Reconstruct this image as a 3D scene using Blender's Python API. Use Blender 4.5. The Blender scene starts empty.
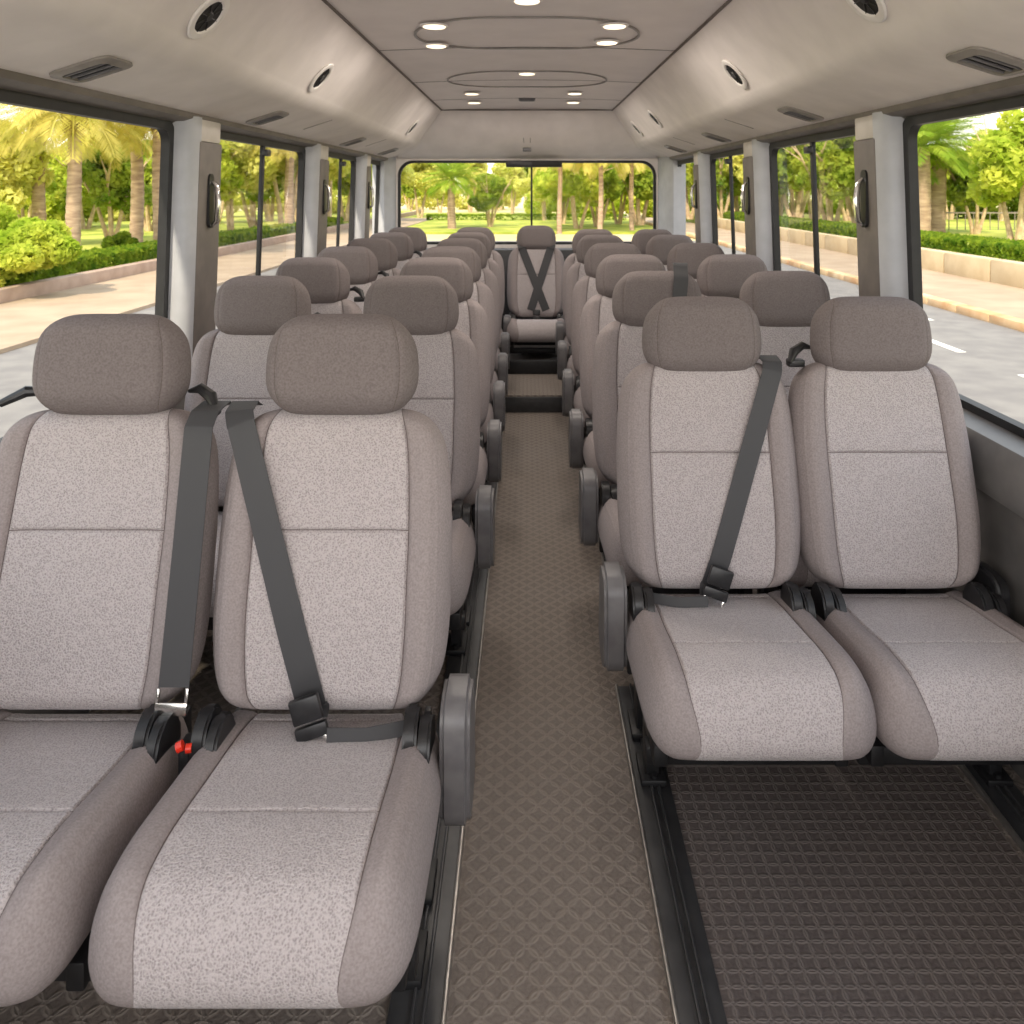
import bpy, bmesh, math, random
import numpy as np
from mathutils import Vector, Matrix
from mathutils.bvhtree import BVHTree

random.seed(7)
rng = np.random.default_rng(11)
S = bpy.context.scene
COL = S.collection
PI = math.pi

# ------------------------------------------------------------------ camera, sky, lights, exposure
CAMZ = 1.40
cam_data = bpy.data.cameras.new('camera')
cam_data.sensor_width = 36.0
cam_data.lens = 36.0 * 800 / 1024
cam_data.shift_x = -15 / 1024
cam_data.shift_y = -322 / 1024
cam_data.clip_start = 0.02
cam_data.clip_end = 400
cam_data.dof.use_dof = True
cam_data.dof.focus_distance = 1.9
cam_data.dof.aperture_fstop = 9.0
cam = bpy.data.objects.new('camera', cam_data)
COL.objects.link(cam)
cam.location = (0, 0, CAMZ)
cam.rotation_euler = (PI / 2, 0, 0)
S.camera = cam

S.view_settings.view_transform = 'Standard'
S.view_settings.look = 'None'
S.view_settings.gamma = 1
S.view_settings.use_curve_mapping = False
S.view_settings.exposure = 0.15

world = bpy.data.worlds.new('sky')
S.world = world
world.use_nodes = True
wn, wl = world.node_tree.nodes, world.node_tree.links
bgn = wn['Background']
tc = wn.new('ShaderNodeTexCoord')
sep = wn.new('ShaderNodeSeparateXYZ')
wl.new(tc.outputs['Generated'], sep.inputs[0])
ramp = wn.new('ShaderNodeValToRGB')
ramp.color_ramp.elements[0].position = 0.0
ramp.color_ramp.elements[0].color = (1.0, 0.90, 0.70, 1)
ramp.color_ramp.elements[1].position = 0.6
ramp.color_ramp.elements[1].color = (0.62, 0.74, 0.90, 1)
e = ramp.color_ramp.elements.new(0.16)
e.color = (0.95, 0.93, 0.88, 1)
wl.new(sep.outputs['Z'], ramp.inputs[0])
nz = wn.new('ShaderNodeTexNoise')
nz.inputs['Scale'].default_value = 2.5
nz.inputs['Detail'].default_value = 5
wl.new(tc.outputs['Generated'], nz.inputs[0])
cr = wn.new('ShaderNodeValToRGB')
cr.color_ramp.elements[0].position = 0.45
cr.color_ramp.elements[1].position = 0.65
wl.new(nz.outputs[0], cr.inputs[0])
mx = wn.new('ShaderNodeMixRGB')
wl.new(cr.outputs[0], mx.inputs[0])
wl.new(ramp.outputs[0], mx.inputs[1])
mx.inputs[2].default_value = (1, 0.98, 0.94, 1)
wl.new(mx.outputs[0], bgn.inputs['Color'])
bgn.inputs['Strength'].default_value = 2.0

sd = bpy.data.lights.new('sun', 'SUN')
sd.energy = 5.5
sd.color = (1.0, 0.88, 0.68)
sd.angle = math.radians(2)
sun = bpy.data.objects.new('sun', sd)
COL.objects.link(sun)
sun.rotation_euler = (math.radians(45), 0, math.radians(-12))


def area(name, loc, rot, sx, sy, power, color):
    d = bpy.data.lights.new(name, 'AREA')
    d.shape = 'RECTANGLE'
    d.size, d.size_y, d.energy, d.color = sx, sy, power, color
    o = bpy.data.objects.new(name, d)
    COL.objects.link(o)
    o.location, o.rotation_euler = loc, rot
    return o


# daylight through the windscreen and the front side windows, plus an added ceiling fill, all behind the camera
area('windscreen_daylight', (0, -1.25, 1.45), (PI / 2, 0, 0), 2.1, 1.1, 11.5, (1.0, 0.96, 0.96))
area('upward_ceiling_fill', (0, -1.2, 1.0), (math.radians(128), 0, 0), 2.1, 0.6, 13, (1.0, 0.95, 0.93))  # added fill lamp tilted up to brighten the ceiling, approximating ground bounce
area('front_left_window_daylight', (-1.15, -0.5, 1.25), (0, -PI / 2, 0), 0.9, 1.2, 7, (1.0, 0.95, 0.9))
area('front_right_window_daylight', (1.15, -0.5, 1.25), (0, PI / 2, 0), 0.9, 1.2, 7, (1.0, 0.95, 0.9))


# ------------------------------------------------------------------ materials
def srgb(r, g, b):
    f = lambda c: (c / 255 / 12.92) if c / 255 <= 0.04045 else ((c / 255 + 0.055) / 1.055) ** 2.4
    return (f(r), f(g), f(b), 1)


def base_mat(name, col, rough=0.6, metal=0.0, spec=0.5):
    m = bpy.data.materials.new(name)
    m.use_nodes = True
    b = m.node_tree.nodes['Principled BSDF']
    b.inputs['Base Color'].default_value = col
    b.inputs['Roughness'].default_value = rough
    b.inputs['Metallic'].default_value = metal
    b.inputs['Specular IOR Level'].default_value = spec
    return m, m.node_tree.nodes, m.node_tree.links, b


def noisy(name, c1, c2, scale=40, rough=0.6, bump=0.0, bscale=None, metal=0.0, spec=0.5, stretch=None, dist=0.002, contrast=(0.35, 0.65)):
    m, n, l, b = base_mat(name, c1, rough, metal, spec)
    t = n.new('ShaderNodeTexCoord')
    mp = n.new('ShaderNodeMapping')
    if stretch:
        mp.inputs['Scale'].default_value = stretch
    l.new(t.outputs['Object'], mp.inputs[0])
    z = n.new('ShaderNodeTexNoise')
    z.inputs['Scale'].default_value = scale
    z.inputs['Detail'].default_value = 4
    l.new(mp.outputs[0], z.inputs[0])
    r = n.new('ShaderNodeValToRGB')
    r.color_ramp.elements[0].position, r.color_ramp.elements[1].position = contrast
    r.color_ramp.elements[0].color = c1
    r.color_ramp.elements[1].color = c2
    l.new(z.outputs[0], r.inputs[0])
    l.new(r.outputs[0], b.inputs['Base Color'])
    if bump:
        z2 = n.new('ShaderNodeTexNoise')
        z2.inputs['Scale'].default_value = bscale or scale
        z2.inputs['Detail'].default_value = 3
        l.new(mp.outputs[0], z2.inputs[0])
        bp = n.new('ShaderNodeBump')
        bp.inputs['Strength'].default_value = bump
        bp.inputs['Distance'].default_value = dist
        l.new(z2.outputs[0], bp.inputs['Height'])
        l.new(bp.outputs[0], b.inputs['Normal'])
    return m


def math_node(n, l, op, a, b=None, c=None):
    m = n.new('ShaderNodeMath')
    m.operation = op
    for i, v in enumerate((a, b, c)):
        if v is None:
            continue
        if isinstance(v, (int, float)):
            m.inputs[i].default_value = v
        else:
            l.new(v, m.inputs[i])
    return m.outputs[0]


def panel_fabric():
    m, n, l, b = base_mat('patterned_fabric', (0.4, 0.36, 0.35, 1), 0.92, 0, 0.15)
    t = n.new('ShaderNodeTexCoord')
    v = n.new('ShaderNodeTexVoronoi')
    v.inputs['Scale'].default_value = 260
    l.new(t.outputs['Object'], v.inputs[0])
    z = n.new('ShaderNodeTexNoise')
    z.inputs['Scale'].default_value = 420
    z.inputs['Detail'].default_value = 3
    l.new(t.outputs['Object'], z.inputs[0])
    h = math_node(n, l, 'ADD', math_node(n, l, 'MULTIPLY', v.outputs['Distance'], 0.8), z.outputs[0])
    r = n.new('ShaderNodeValToRGB')
    r.color_ramp.elements[0].position = 0.55
    r.color_ramp.elements[1].position = 1.1 if False else 1.0
    r.color_ramp.elements[0].color = srgb(150, 142, 142)
    r.color_ramp.elements[1].color = srgb(190, 182, 182)
    l.new(h, r.inputs[0])
    l.new(r.outputs[0], b.inputs['Base Color'])
    bp = n.new('ShaderNodeBump')
    bp.inputs['Strength'].default_value = 0.7
    bp.inputs['Distance'].default_value = 0.003
    l.new(h, bp.inputs['Height'])
    l.new(bp.outputs[0], b.inputs['Normal'])
    b.inputs['Sheen Weight'].default_value = 0.15
    return m


def floor_vinyl(name, c1, c2, diag=False, s=1 / 0.052):
    m, n, l, b = base_mat(name, c1, 0.62, 0, 0.3)
    t = n.new('ShaderNodeTexCoord')
    mp = n.new('ShaderNodeMapping')
    mp.inputs['Scale'].default_value = (s, s, s)
    if diag:
        mp.inputs['Rotation'].default_value = (0, 0, PI / 4)
    l.new(t.outputs['Object'], mp.inputs[0])

    def rings(off):
        a = n.new('ShaderNodeVectorMath')
        a.operation = 'ADD'
        l.new(mp.outputs[0], a.inputs[0])
        a.inputs[1].default_value = (off, off, 0)
        f = n.new('ShaderNodeVectorMath')
        f.operation = 'FRACTION'
        l.new(a.outputs[0], f.inputs[0])
        c = n.new('ShaderNodeVectorMath')
        c.operation = 'SUBTRACT'
        l.new(f.outputs[0], c.inputs[0])
        c.inputs[1].default_value = (0.5, 0.5, 0.5)
        q = n.new('ShaderNodeVectorMath')
        q.operation = 'MULTIPLY'
        l.new(c.outputs[0], q.inputs[0])
        q.inputs[1].default_value = (1, 1, 0)
        ln = n.new('ShaderNodeVectorMath')
        ln.operation = 'LENGTH'
        l.new(q.outputs[0], ln.inputs[0])
        d = math_node(n, l, 'ABSOLUTE', math_node(n, l, 'SUBTRACT', ln.outputs['Value'], 0.42))
        return math_node(n, l, 'SUBTRACT', 1.0, math_node(n, l, 'MINIMUM', math_node(n, l, 'MULTIPLY', d, 11), 1.0))
    h = math_node(n, l, 'MAXIMUM', rings(0.0), rings(0.5))
    z = n.new('ShaderNodeTexNoise')
    z.inputs['Scale'].default_value = 130
    l.new(t.outputs['Object'], z.inputs[0])
    hh = math_node(n, l, 'ADD', h, math_node(n, l, 'MULTIPLY', z.outputs[0], 0.9))
    r = n.new('ShaderNodeValToRGB')
    r.color_ramp.elements[0].position = 0.25
    r.color_ramp.elements[1].position = 1.0
    r.color_ramp.elements[0].color = c1
    r.color_ramp.elements[1].color = c2
    l.new(hh, r.inputs[0])
    l.new(r.outputs[0], b.inputs['Base Color'])
    bp = n.new('ShaderNodeBump')
    bp.inputs['Strength'].default_value = 0.55
    bp.inputs['Distance'].default_value = 0.003
    l.new(hh, bp.inputs['Height'])
    l.new(bp.outputs[0], b.inputs['Normal'])
    return m


def webbing():
    m, n, l, b = base_mat('belt_webbing', srgb(66, 66, 68), 0.55, 0, 0.4)
    t = n.new('ShaderNodeTexCoord')
    z = n.new('ShaderNodeTexWave')
    z.inputs['Scale'].default_value = 160
    z.inputs['Distortion'].default_value = 1
    l.new(t.outputs['Object'], z.inputs[0])
    bp = n.new('ShaderNodeBump')
    bp.inputs['Strength'].default_value = 0.25
    bp.inputs['Distance'].default_value = 0.001
    l.new(z.outputs[0], bp.inputs['Height'])
    l.new(bp.outputs[0], b.inputs['Normal'])
    return m


def glass():
    m = bpy.data.materials.new('window_glass')
    m.use_nodes = True
    n, l = m.node_tree.nodes, m.node_tree.links
    n.remove(n['Principled BSDF'])
    tr = n.new('ShaderNodeBsdfTransparent')
    tr.inputs[0].default_value = (0.97, 0.97, 0.96, 1)
    gl = n.new('ShaderNodeBsdfGlossy')
    gl.inputs['Roughness'].default_value = 0.02
    fr = n.new('ShaderNodeFresnel')
    fr.inputs[0].default_value = 1.35
    mixs = n.new('ShaderNodeMixShader')
    l.new(math_node(n, l, 'MULTIPLY', fr.outputs[0], 0.22), mixs.inputs[0])
    l.new(tr.outputs[0], mixs.inputs[1])
    l.new(gl.outputs[0], mixs.inputs[2])
    l.new(mixs.outputs[0], n['Material Output'].inputs[0])
    return m


def foliage(name, c1, c2, scale=1.2):
    m = bpy.data.materials.new(name)
    m.use_nodes = True
    n, l = m.node_tree.nodes, m.node_tree.links
    n.remove(n['Principled BSDF'])
    t = n.new('ShaderNodeTexCoord')
    z = n.new('ShaderNodeTexNoise')
    z.inputs['Scale'].default_value = scale
    z.inputs['Detail'].default_value = 4
    l.new(t.outputs['Object'], z.inputs[0])
    r = n.new('ShaderNodeValToRGB')
    r.color_ramp.elements[0].position, r.color_ramp.elements[1].position = 0.35, 0.65
    r.color_ramp.elements[0].color, r.color_ramp.elements[1].color = c1, c2
    l.new(z.outputs[0], r.inputs[0])
    d = n.new('ShaderNodeBsdfDiffuse')
    tl = n.new('ShaderNodeBsdfTranslucent')
    l.new(r.outputs[0], d.inputs[0])
    l.new(r.outputs[0], tl.inputs[0])
    ms = n.new('ShaderNodeMixShader')
    ms.inputs[0].default_value = 0.55
    l.new(d.outputs[0], ms.inputs[1])
    l.new(tl.outputs[0], ms.inputs[2])
    l.new(ms.outputs[0], n['Material Output'].inputs[0])
    return m


def emis(name, col, s):
    m, n, l, b = base_mat(name, col, 0.4)
    b.inputs['Emission Color'].default_value = col
    b.inputs['Emission Strength'].default_value = s
    return m


M = {}
M['panel'] = panel_fabric()
M['plain'] = noisy('plain_fabric', srgb(140, 131, 130), srgb(156, 147, 146), 260, 0.95, 0.35, 420, spec=0.1, dist=0.001)
M['head'] = noisy('headrest_fabric', srgb(112, 104, 103), srgb(128, 120, 119), 240, 0.95, 0.35, 420, spec=0.1, dist=0.001)
M['seam'] = noisy('seam_thread', srgb(88, 79, 77), srgb(112, 102, 99), 300, 0.95)
M['black'] = noisy('black_plastic', srgb(26, 26, 28), srgb(38, 38, 40), 60, 0.38, 0.1, 300, dist=0.0006)
M['frame'] = noisy('black_steel_paint', srgb(18, 18, 20), srgb(28, 28, 30), 30, 0.5)
M['grey'] = noisy('grey_plastic', srgb(94, 92, 94), srgb(106, 104, 105), 30, 0.4, 0.1, 400, dist=0.0005)
M['chrome'] = noisy('chrome', srgb(200, 198, 194), srgb(225, 222, 218), 20, 0.18, metal=1.0)
M['alu'] = noisy('aluminium_edge', srgb(150, 146, 142), srgb(175, 171, 166), 30, 0.35, metal=0.8)
M['web'] = webbing()
M['red'] = noisy('red_plastic', srgb(210, 40, 25), srgb(230, 60, 35), 30, 0.3)
M['lining'] = noisy('headliner_vinyl', srgb(222, 215, 211), srgb(232, 225, 221), 6, 0.75, 0.12, 300, spec=0.25, dist=0.001)
M['ceil'] = noisy('ceiling_panel', srgb(232, 225, 221), srgb(239, 232, 228), 5, 0.6, 0.05, 200, spec=0.35, dist=0.001)
M['joint'] = noisy('dark_joint', srgb(104, 97, 92), srgb(118, 110, 105), 20, 0.8)
M['pillar'] = noisy('pale_grey_pillar', srgb(172, 174, 180), srgb(182, 184, 190), 10, 0.5, spec=0.4)
M['taupe'] = noisy('taupe_pillar_trim', srgb(104, 98, 94), srgb(116, 109, 104), 14, 0.55)
M['cap'] = noisy('pale_cap', srgb(190, 184, 178), srgb(200, 194, 188), 14, 0.5)
M['wall'] = noisy('side_wall_vinyl', srgb(84, 82, 80), srgb(96, 93, 91), 12, 0.6, 0.1, 200, dist=0.001)
M['ledge'] = noisy('window_ledge_plastic', srgb(100, 98, 97), srgb(112, 110, 108), 12, 0.4)
M['rubber'] = noisy('black_rubber', srgb(20, 20, 22), srgb(28, 28, 30), 30, 0.5)
M['rail'] = noisy('dark_rail', srgb(48, 48, 50), srgb(62, 62, 63), 20, 0.42, spec=0.5)
M['floor'] = floor_vinyl('embossed_vinyl', srgb(104, 95, 89), srgb(130, 121, 113))
M['floor2'] = floor_vinyl('diagonal_embossed_vinyl', srgb(80, 72, 70), srgb(108, 100, 96), True, 1 / 0.04)
M['glass'] = glass()
M['lamp'] = emis('lamp_lens', (1.0, 0.82, 0.58, 1), 1.7)
M['grille'] = noisy('speaker_grille', srgb(12, 11, 11), srgb(30, 29, 28), 500, 0.6, 0.5, 700, dist=0.001, contrast=(0.45, 0.55))
M['white'] = noisy('pale_plastic', srgb(226, 221, 216), srgb(236, 231, 226), 20, 0.4)
M['vent'] = noisy('vent_plastic', srgb(132, 126, 120), srgb(146, 140, 134), 20, 0.4)
M['asphalt'] = noisy('asphalt', srgb(116, 112, 110), srgb(130, 126, 122), 3, 0.9, 0.3, 60, dist=0.01)
M['pave'] = noisy('sandy_paving', srgb(158, 137, 115), srgb(174, 154, 131), 1.2, 0.9)
M['kerb'] = noisy('sandstone_kerb', srgb(160, 136, 120), srgb(176, 152, 135), 3, 0.9)
M['block'] = noisy('pale_block_wall', srgb(190, 168, 134), srgb(204, 184, 150), 2, 0.9)
M['kerb_paint'] = noisy('worn_kerb', srgb(190, 146, 102), srgb(216, 192, 156), 1.5, 0.9)
M['grass'] = noisy('grass', srgb(130, 146, 44), srgb(184, 184, 80), 0.8, 0.95, 0.6, 30, dist=0.03)
M['dry'] = noisy('sunlit_dry_ground', srgb(206, 186, 128), srgb(220, 204, 156), 0.15, 0.95)
M['paint'] = noisy('white_road_paint', srgb(226, 222, 214), srgb(238, 234, 226), 8, 0.8)
M['bark'] = noisy('pale_bark', srgb(176, 150, 120), srgb(208, 184, 150), 6, 0.95, 0.6, 20, dist=0.02)
M['palmbark'] = noisy('ringed_palm_bark', srgb(146, 122, 104), srgb(186, 162, 138), 3, 0.95, 0.6, 14, dist=0.03, stretch=(1, 1, 5))
M['deadfrond'] = noisy('dry_palm_thatch', srgb(120, 96, 54), srgb(160, 132, 76), 8, 0.95)
M['lime'] = foliage('lime_foliage', srgb(160, 184, 56), srgb(224, 226, 104))
M['green'] = foliage('mid_green_foliage', srgb(120, 150, 52), srgb(190, 200, 84))
M['gold'] = foliage('golden_foliage', srgb(196, 200, 96), srgb(236, 232, 146))
M['hedge'] = foliage('hedge_foliage', srgb(84, 118, 34), srgb(150, 168, 54), 4)
M['palm'] = foliage('palm_fronds', srgb(178, 172, 78), srgb(230, 214, 130))
M['palmg'] = foliage('green_palm_fronds', srgb(112, 150, 44), srgb(186, 200, 84))
M['post'] = noisy('fence_paint', srgb(120, 110, 98), srgb(140, 130, 116), 8, 0.7)


# ------------------------------------------------------------------ mesh helpers
def link(name, me, mats, parent=None):
    o = bpy.data.objects.new(name, me)
    COL.objects.link(o)
    for m in (mats if isinstance(mats, (list, tuple)) else [mats]):
        me.materials.append(m)
    if parent:
        o.parent = parent
    return o


def obj(name, bm, mats, parent=None, smooth=True, auto=35):
    bmesh.ops.recalc_face_normals(bm, faces=bm.faces)
    if smooth:
        for f in bm.faces:
            f.smooth = True
        a = math.radians(auto)
        for e in bm.edges:
            if len(e.link_faces) == 2 and e.calc_face_angle(0) > a:
                e.smooth = False
    me = bpy.data.meshes.new(name)
    bm.to_mesh(me)
    bm.free()
    return link(name, me, mats, parent)


def empty(name, loc, label=None, cat=None, group=None, rz=0):
    o = bpy.data.objects.new(name, None)
    o.empty_display_size = 0.05
    COL.objects.link(o)
    o.location = loc
    o.rotation_euler = (0, 0, rz)
    tag(o, label, cat, group)
    return o


def tag(o, label=None, cat=None, group=None, kind=None):
    if label: o['label'] = label
    if cat: o['category'] = cat
    if group: o['group'] = group
    if kind: o['kind'] = kind
    return o


def struct(name, bm, mats, smooth=True):
    return tag(obj(name, bm, mats, None, smooth), kind='structure')


def box(bm, x0, x1, y0, y1, z0, z1, bev=0.0, mat=None, seg=2, mi=0):
    tb = bmesh.new()
    bmesh.ops.create_cube(tb, size=1)
    for v in tb.verts:
        v.co = Vector(((x0 + x1) / 2 + v.co.x * (x1 - x0), (y0 + y1) / 2 + v.co.y * (y1 - y0), (z0 + z1) / 2 + v.co.z * (z1 - z0)))
    if bev > 0:
        bev = min(bev, 0.49 * min(abs(x1 - x0), abs(y1 - y0), abs(z1 - z0)))
        bmesh.ops.bevel(tb, geom=list(tb.edges), offset=bev, segments=seg, affect='EDGES', profile=0.5)
    merge(bm, tb, mat, mi)


def merge(bm, tb, mat=None, mi=0):
    vm = {}
    for v in tb.verts:
        vm[v.index] = bm.verts.new(mat @ v.co if mat else v.co)
    tb.verts.index_update()
    for f in tb.faces:
        try:
            nf = bm.faces.new([vm[v.index] for v in f.verts])
            nf.material_index = mi
        except ValueError:
            pass
    tb.free()


def mk(fn, *a, **k):
    bm = bmesh.new()
    fn(bm, *a, **k)
    return bm


def cyl(bm, p0, p1, r, r1=None, seg=20, bev=0.0, mi=0):
    p0, p1 = Vector(p0), Vector(p1)
    r1 = r if r1 is None else r1
    tb = bmesh.new()
    L = (p1 - p0).length
    bmesh.ops.create_cone(tb, cap_ends=True, segments=seg, radius1=r, radius2=r1, depth=L)
    if bev:
        es = [e for e in tb.edges if abs(e.verts[0].co.z - e.verts[1].co.z) < 1e-6]
        bmesh.ops.bevel(tb, geom=es, offset=bev, segments=3, affect='EDGES', profile=0.5)
    q = (p1 - p0).to_track_quat('Z', 'Y').to_matrix().to_4x4()
    tb.verts.index_update()
    merge(bm, tb, Matrix.Translation((p0 + p1) / 2) @ q, mi)


def tube(bm, pts, rad, seg=10, mi=0):
    """rad: number or list"""
    pts = [Vector(p) for p in pts]
    n = len(pts)
    rads = rad if isinstance(rad, (list, tuple)) else [rad] * n
    prev = None
    rings = []
    for i, p in enumerate(pts):
        d = (pts[min(i + 1, n - 1)] - pts[max(i - 1, 0)]).normalized()
        if prev is None:
            a = d.orthogonal().normalized()
        else:
            a = (prev - d * prev.dot(d)).normalized()
        prev = a
        b = d.cross(a)
        rings.append([bm.verts.new(p + (a * math.cos(2 * PI * k / seg) + b * math.sin(2 * PI * k / seg)) * rads[i]) for k in range(seg)])
    for i in range(n - 1):
        for k in range(seg):
            f = bm.faces.new((rings[i][k], rings[i][(k + 1) % seg], rings[i + 1][(k + 1) % seg], rings[i + 1][k]))
            f.material_index = mi
    bm.faces.new(rings[0][::-1]).material_index = mi
    bm.faces.new(rings[-1]).material_index = mi


def prism(bm, prof, y0, y1, axis='y', mi=0):
    """closed profile of (a,b) pairs extruded; axis y: profile in x,z; axis x: profile in y,z"""
    def P(a, b, t):
        return (a, t, b) if axis == 'y' else ((t, a, b) if axis == 'x' else (a, b, t))
    A = [bm.verts.new(P(a, b, y0)) for a, b in prof]
    B = [bm.verts.new(P(a, b, y1)) for a, b in prof]
    n = len(prof)
    for i in range(n):
        bm.faces.new((A[i], A[(i + 1) % n], B[(i + 1) % n], B[i])).material_index = mi
    bm.faces.new(A).material_index = mi
    bm.faces.new(B[::-1]).material_index = mi


def rounded(w0, w1, h0, h1, r, seg=6):
    out = []
    for cx, cy, a0 in ((w1 - r, h1 - r, 0), (w0 + r, h1 - r, 90), (w0 + r, h0 + r, 180), (w1 - r, h0 + r, 270)):
        for k in range(seg + 1):
            a = math.radians(a0 + 90 * k / seg)
            out.append((cx + r * math.cos(a), cy + r * math.sin(a)))
    return out


# ------------------------------------------------------------------ upholstered pads
def samples(half, edges, seams, base):
    """normalised positions in -1..1, dense near the rims and around every seam"""
    s = set()
    for k in range(base + 1):
        s.add(round(-1 + 2 * k / base, 5))
    for sg, R in ((-1, edges[0]), (1, edges[1])):
        for k in range(0, 8):
            d = R * (1 - math.cos(math.radians(90 * k / 7)))
            s.add(round(sg * (1 - d / half), 5))
    for c in seams:
        s = {v for v in s if abs(v - c) * half > 0.010}
        for d in (-0.009, -0.005, -0.0022, -0.0008, 0.0008, 0.0022, 0.005, 0.009):
            s.add(round(c + d / half, 5))
    s = sorted(v for v in s if -1 <= v <= 1)
    out = [s[0]]
    for v in s[1:]:
        if v - out[-1] > 0.0006 / half:
            out.append(v)
    out[0], out[-1] = -1, 1
    return out


def pad(A, B, Tf, Tb, r, Rx, Ry0, Ry1, xs, ys, width=None, bulge=None, panel=True, groove=0.006, base=(26, 30), ysall=False, plain_mi=1, pipes=()):
    bm = bmesh.new()
    X = samples(A, (Rx, Rx), tuple(xs) + tuple(pipes), base[0])
    Y = samples(B, (Ry0, Ry1), ys, base[1])
    p1 = max(2.0, (B - r) / r)
    p2 = max(2.0, (A - r) / r)

    def f(s, R):
        t = min(max(s / R, 0), 1)
        return math.sqrt(max(0, 1 - (1 - t) ** 2))
    front, back = [], []
    for j, e in enumerate(Y):
        fr, bk = [], []
        for i, x in enumerate(X):
            w = width(e, x) if width else 1.0
            px = A * x * (1 - r / A * abs(e) ** p1) * w
            py = B * e * (1 - r / B * abs(x) ** p2)
            ff = f((1 - abs(x)) * A, Rx) * f((1 + e) * B, Ry0) * f((1 - e) * B, Ry1)
            zf = Tf * ff
            if bulge:
                zf += bulge(x, e) * ff
            g = 0
            for c in xs:
                d = (x - c) * A
                g = max(g, math.exp(-(d / 0.0035) ** 2))
            if xs and (ysall or (min(xs) < x < max(xs))):
                for c in ys:
                    d = (e - c) * B
                    g = max(g, math.exp(-(d / 0.0035) ** 2) * 0.8)
            zf -= groove * g * ff
            for c in pipes:
                zf += (0.0022 * math.exp(-((x - c) * A / 0.0022) ** 2) - 0.0012 * math.exp(-((x - c) * A / 0.006) ** 2)) * ff
            edge = i in (0, len(X) - 1) or j in (0, len(Y) - 1)
            v = bm.verts.new((px, py, zf))
            fr.append(v)
            bk.append(v if edge else bm.verts.new((px, py, -Tb * ff)))
        front.append(fr)
        back.append(bk)
    for j in range(len(Y) - 1):
        for i in range(len(X) - 1):
            fc = bm.faces.new((front[j][i], front[j][i + 1], front[j + 1][i + 1], front[j + 1][i]))
            cx, cy = (X[i] + X[i + 1]) / 2, (Y[j] + Y[j + 1]) / 2
            mi = plain_mi
            if panel and min(xs) < cx < max(xs):
                mi = 0
            if any(abs(cx - c) * A < 0.0012 for c in xs):
                mi = 2
            if xs and min(xs) < cx < max(xs) and any(abs(cy - c) * B < 0.0012 for c in ys):
                mi = 2
            fc.material_index = mi
            b = (back[j][i], back[j + 1][i], back[j + 1][i + 1], back[j][i + 1])
            b = list(dict.fromkeys(b))
            if len(b) >= 3:
                try:
                    bm.faces.new(b).material_index = 0 if (panel and min(xs) < cx < max(xs)) else plain_mi
                except ValueError:
                    pass
    return bm


REC = math.radians(13)
PIV = Vector((0, 0, 0.388))
UP = Vector((0, math.sin(REC), math.cos(REC)))
FW = Vector((0, -math.cos(REC), math.sin(REC)))


def bk(x, v, w):
    """backrest coordinates (across, up, forward) to seat coordinates"""
    return PIV + Vector((x, 0, 0)) + UP * v + FW * w


def xf(bm, fn):
    for v in bm.verts:
        v.co = fn(v.co)
    return bm


def lum(x, e):
    # side bolsters stand proud of the slightly hollow middle; lumbar swell low down
    c = 0.014 * math.exp(-((abs(x) - 0.80) / 0.16) ** 2) * (1 - 0.35 * e)
    l_ = 0.012 * math.exp(-((e + 0.35) / 0.5) ** 2)
    return c + l_


def backrest_bm():
    w = lambda e, x: 1.0 - 0.085 * max(0, (e - 0.1)) ** 1.6 - 0.05 * max(0, -e - 0.35) ** 1.4 * 2
    b = pad(0.235, 0.283, 0.055, 0.05, 0.030, 0.05, 0.05, 0.045, (-0.655, 0.655), (0.18,), w, lum, groove=0.007, pipes=(-0.90, 0.90))
    return xf(b, lambda c: bk(c.x, c.y + 0.283, c.z))


def headrest_bm():
    w = lambda e, x: 1.0 + 0.02 - 0.05 * abs(e) ** 2 - 0.03 * e
    b = pad(0.156, 0.106, 0.062, 0.055, 0.024, 0.055, 0.055, 0.045, (-0.80, 0.80), (), w, lambda x, e: 0.010 * (1 - x * x) * (1 - 0.6 * e * e), panel=False, groove=0.0035, base=(20, 16), plain_mi=1)
    return xf(b, lambda c: bk(c.x, c.y + 0.629, c.z + 0.018 + 0.012 * c.y / 0.1))


def cushion_bm():
    def w(e, x):
        return 1.0 - 0.03 * max(0, e) ** 2 - 0.02 * max(0, -e - .5)

    def bl(x, e):
        side = 0.013 * math.exp(-((abs(x) - 0.84) / 0.15) ** 2)
        hump = 0.012 * math.exp(-((e + 0.45) / 0.5) ** 2) * (1 - x * x * .4)
        return side + hump
    b = pad(0.234, 0.275, 0.080, 0.066, 0.026, 0.055, 0.085, 0.035, (-0.66, 0.66), (-0.26, 0.80), w, bl, groove=0.006, pipes=(-0.90, 0.90))
    t = math.radians(6.5)

    def tr(c):
        y = c.y - 0.230
        z = c.z + 0.296 - 0.010 * max(0, (c.y - 0.12) / 0.15)
        # nose rolls down towards the front
        k = max(0, -(c.y + 0.10)) / 0.17
        z -= 0.020 * min(k, 1.2) ** 2
        return Vector((c.x, y * math.cos(t) , z - (y) * math.sin(t) * 1.0 - 0.0))
    return xf(b, tr)


MATS = [M['panel'], M['plain'], M['seam']]
HM = [M['head'], M['head'], M['seam']]


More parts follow.
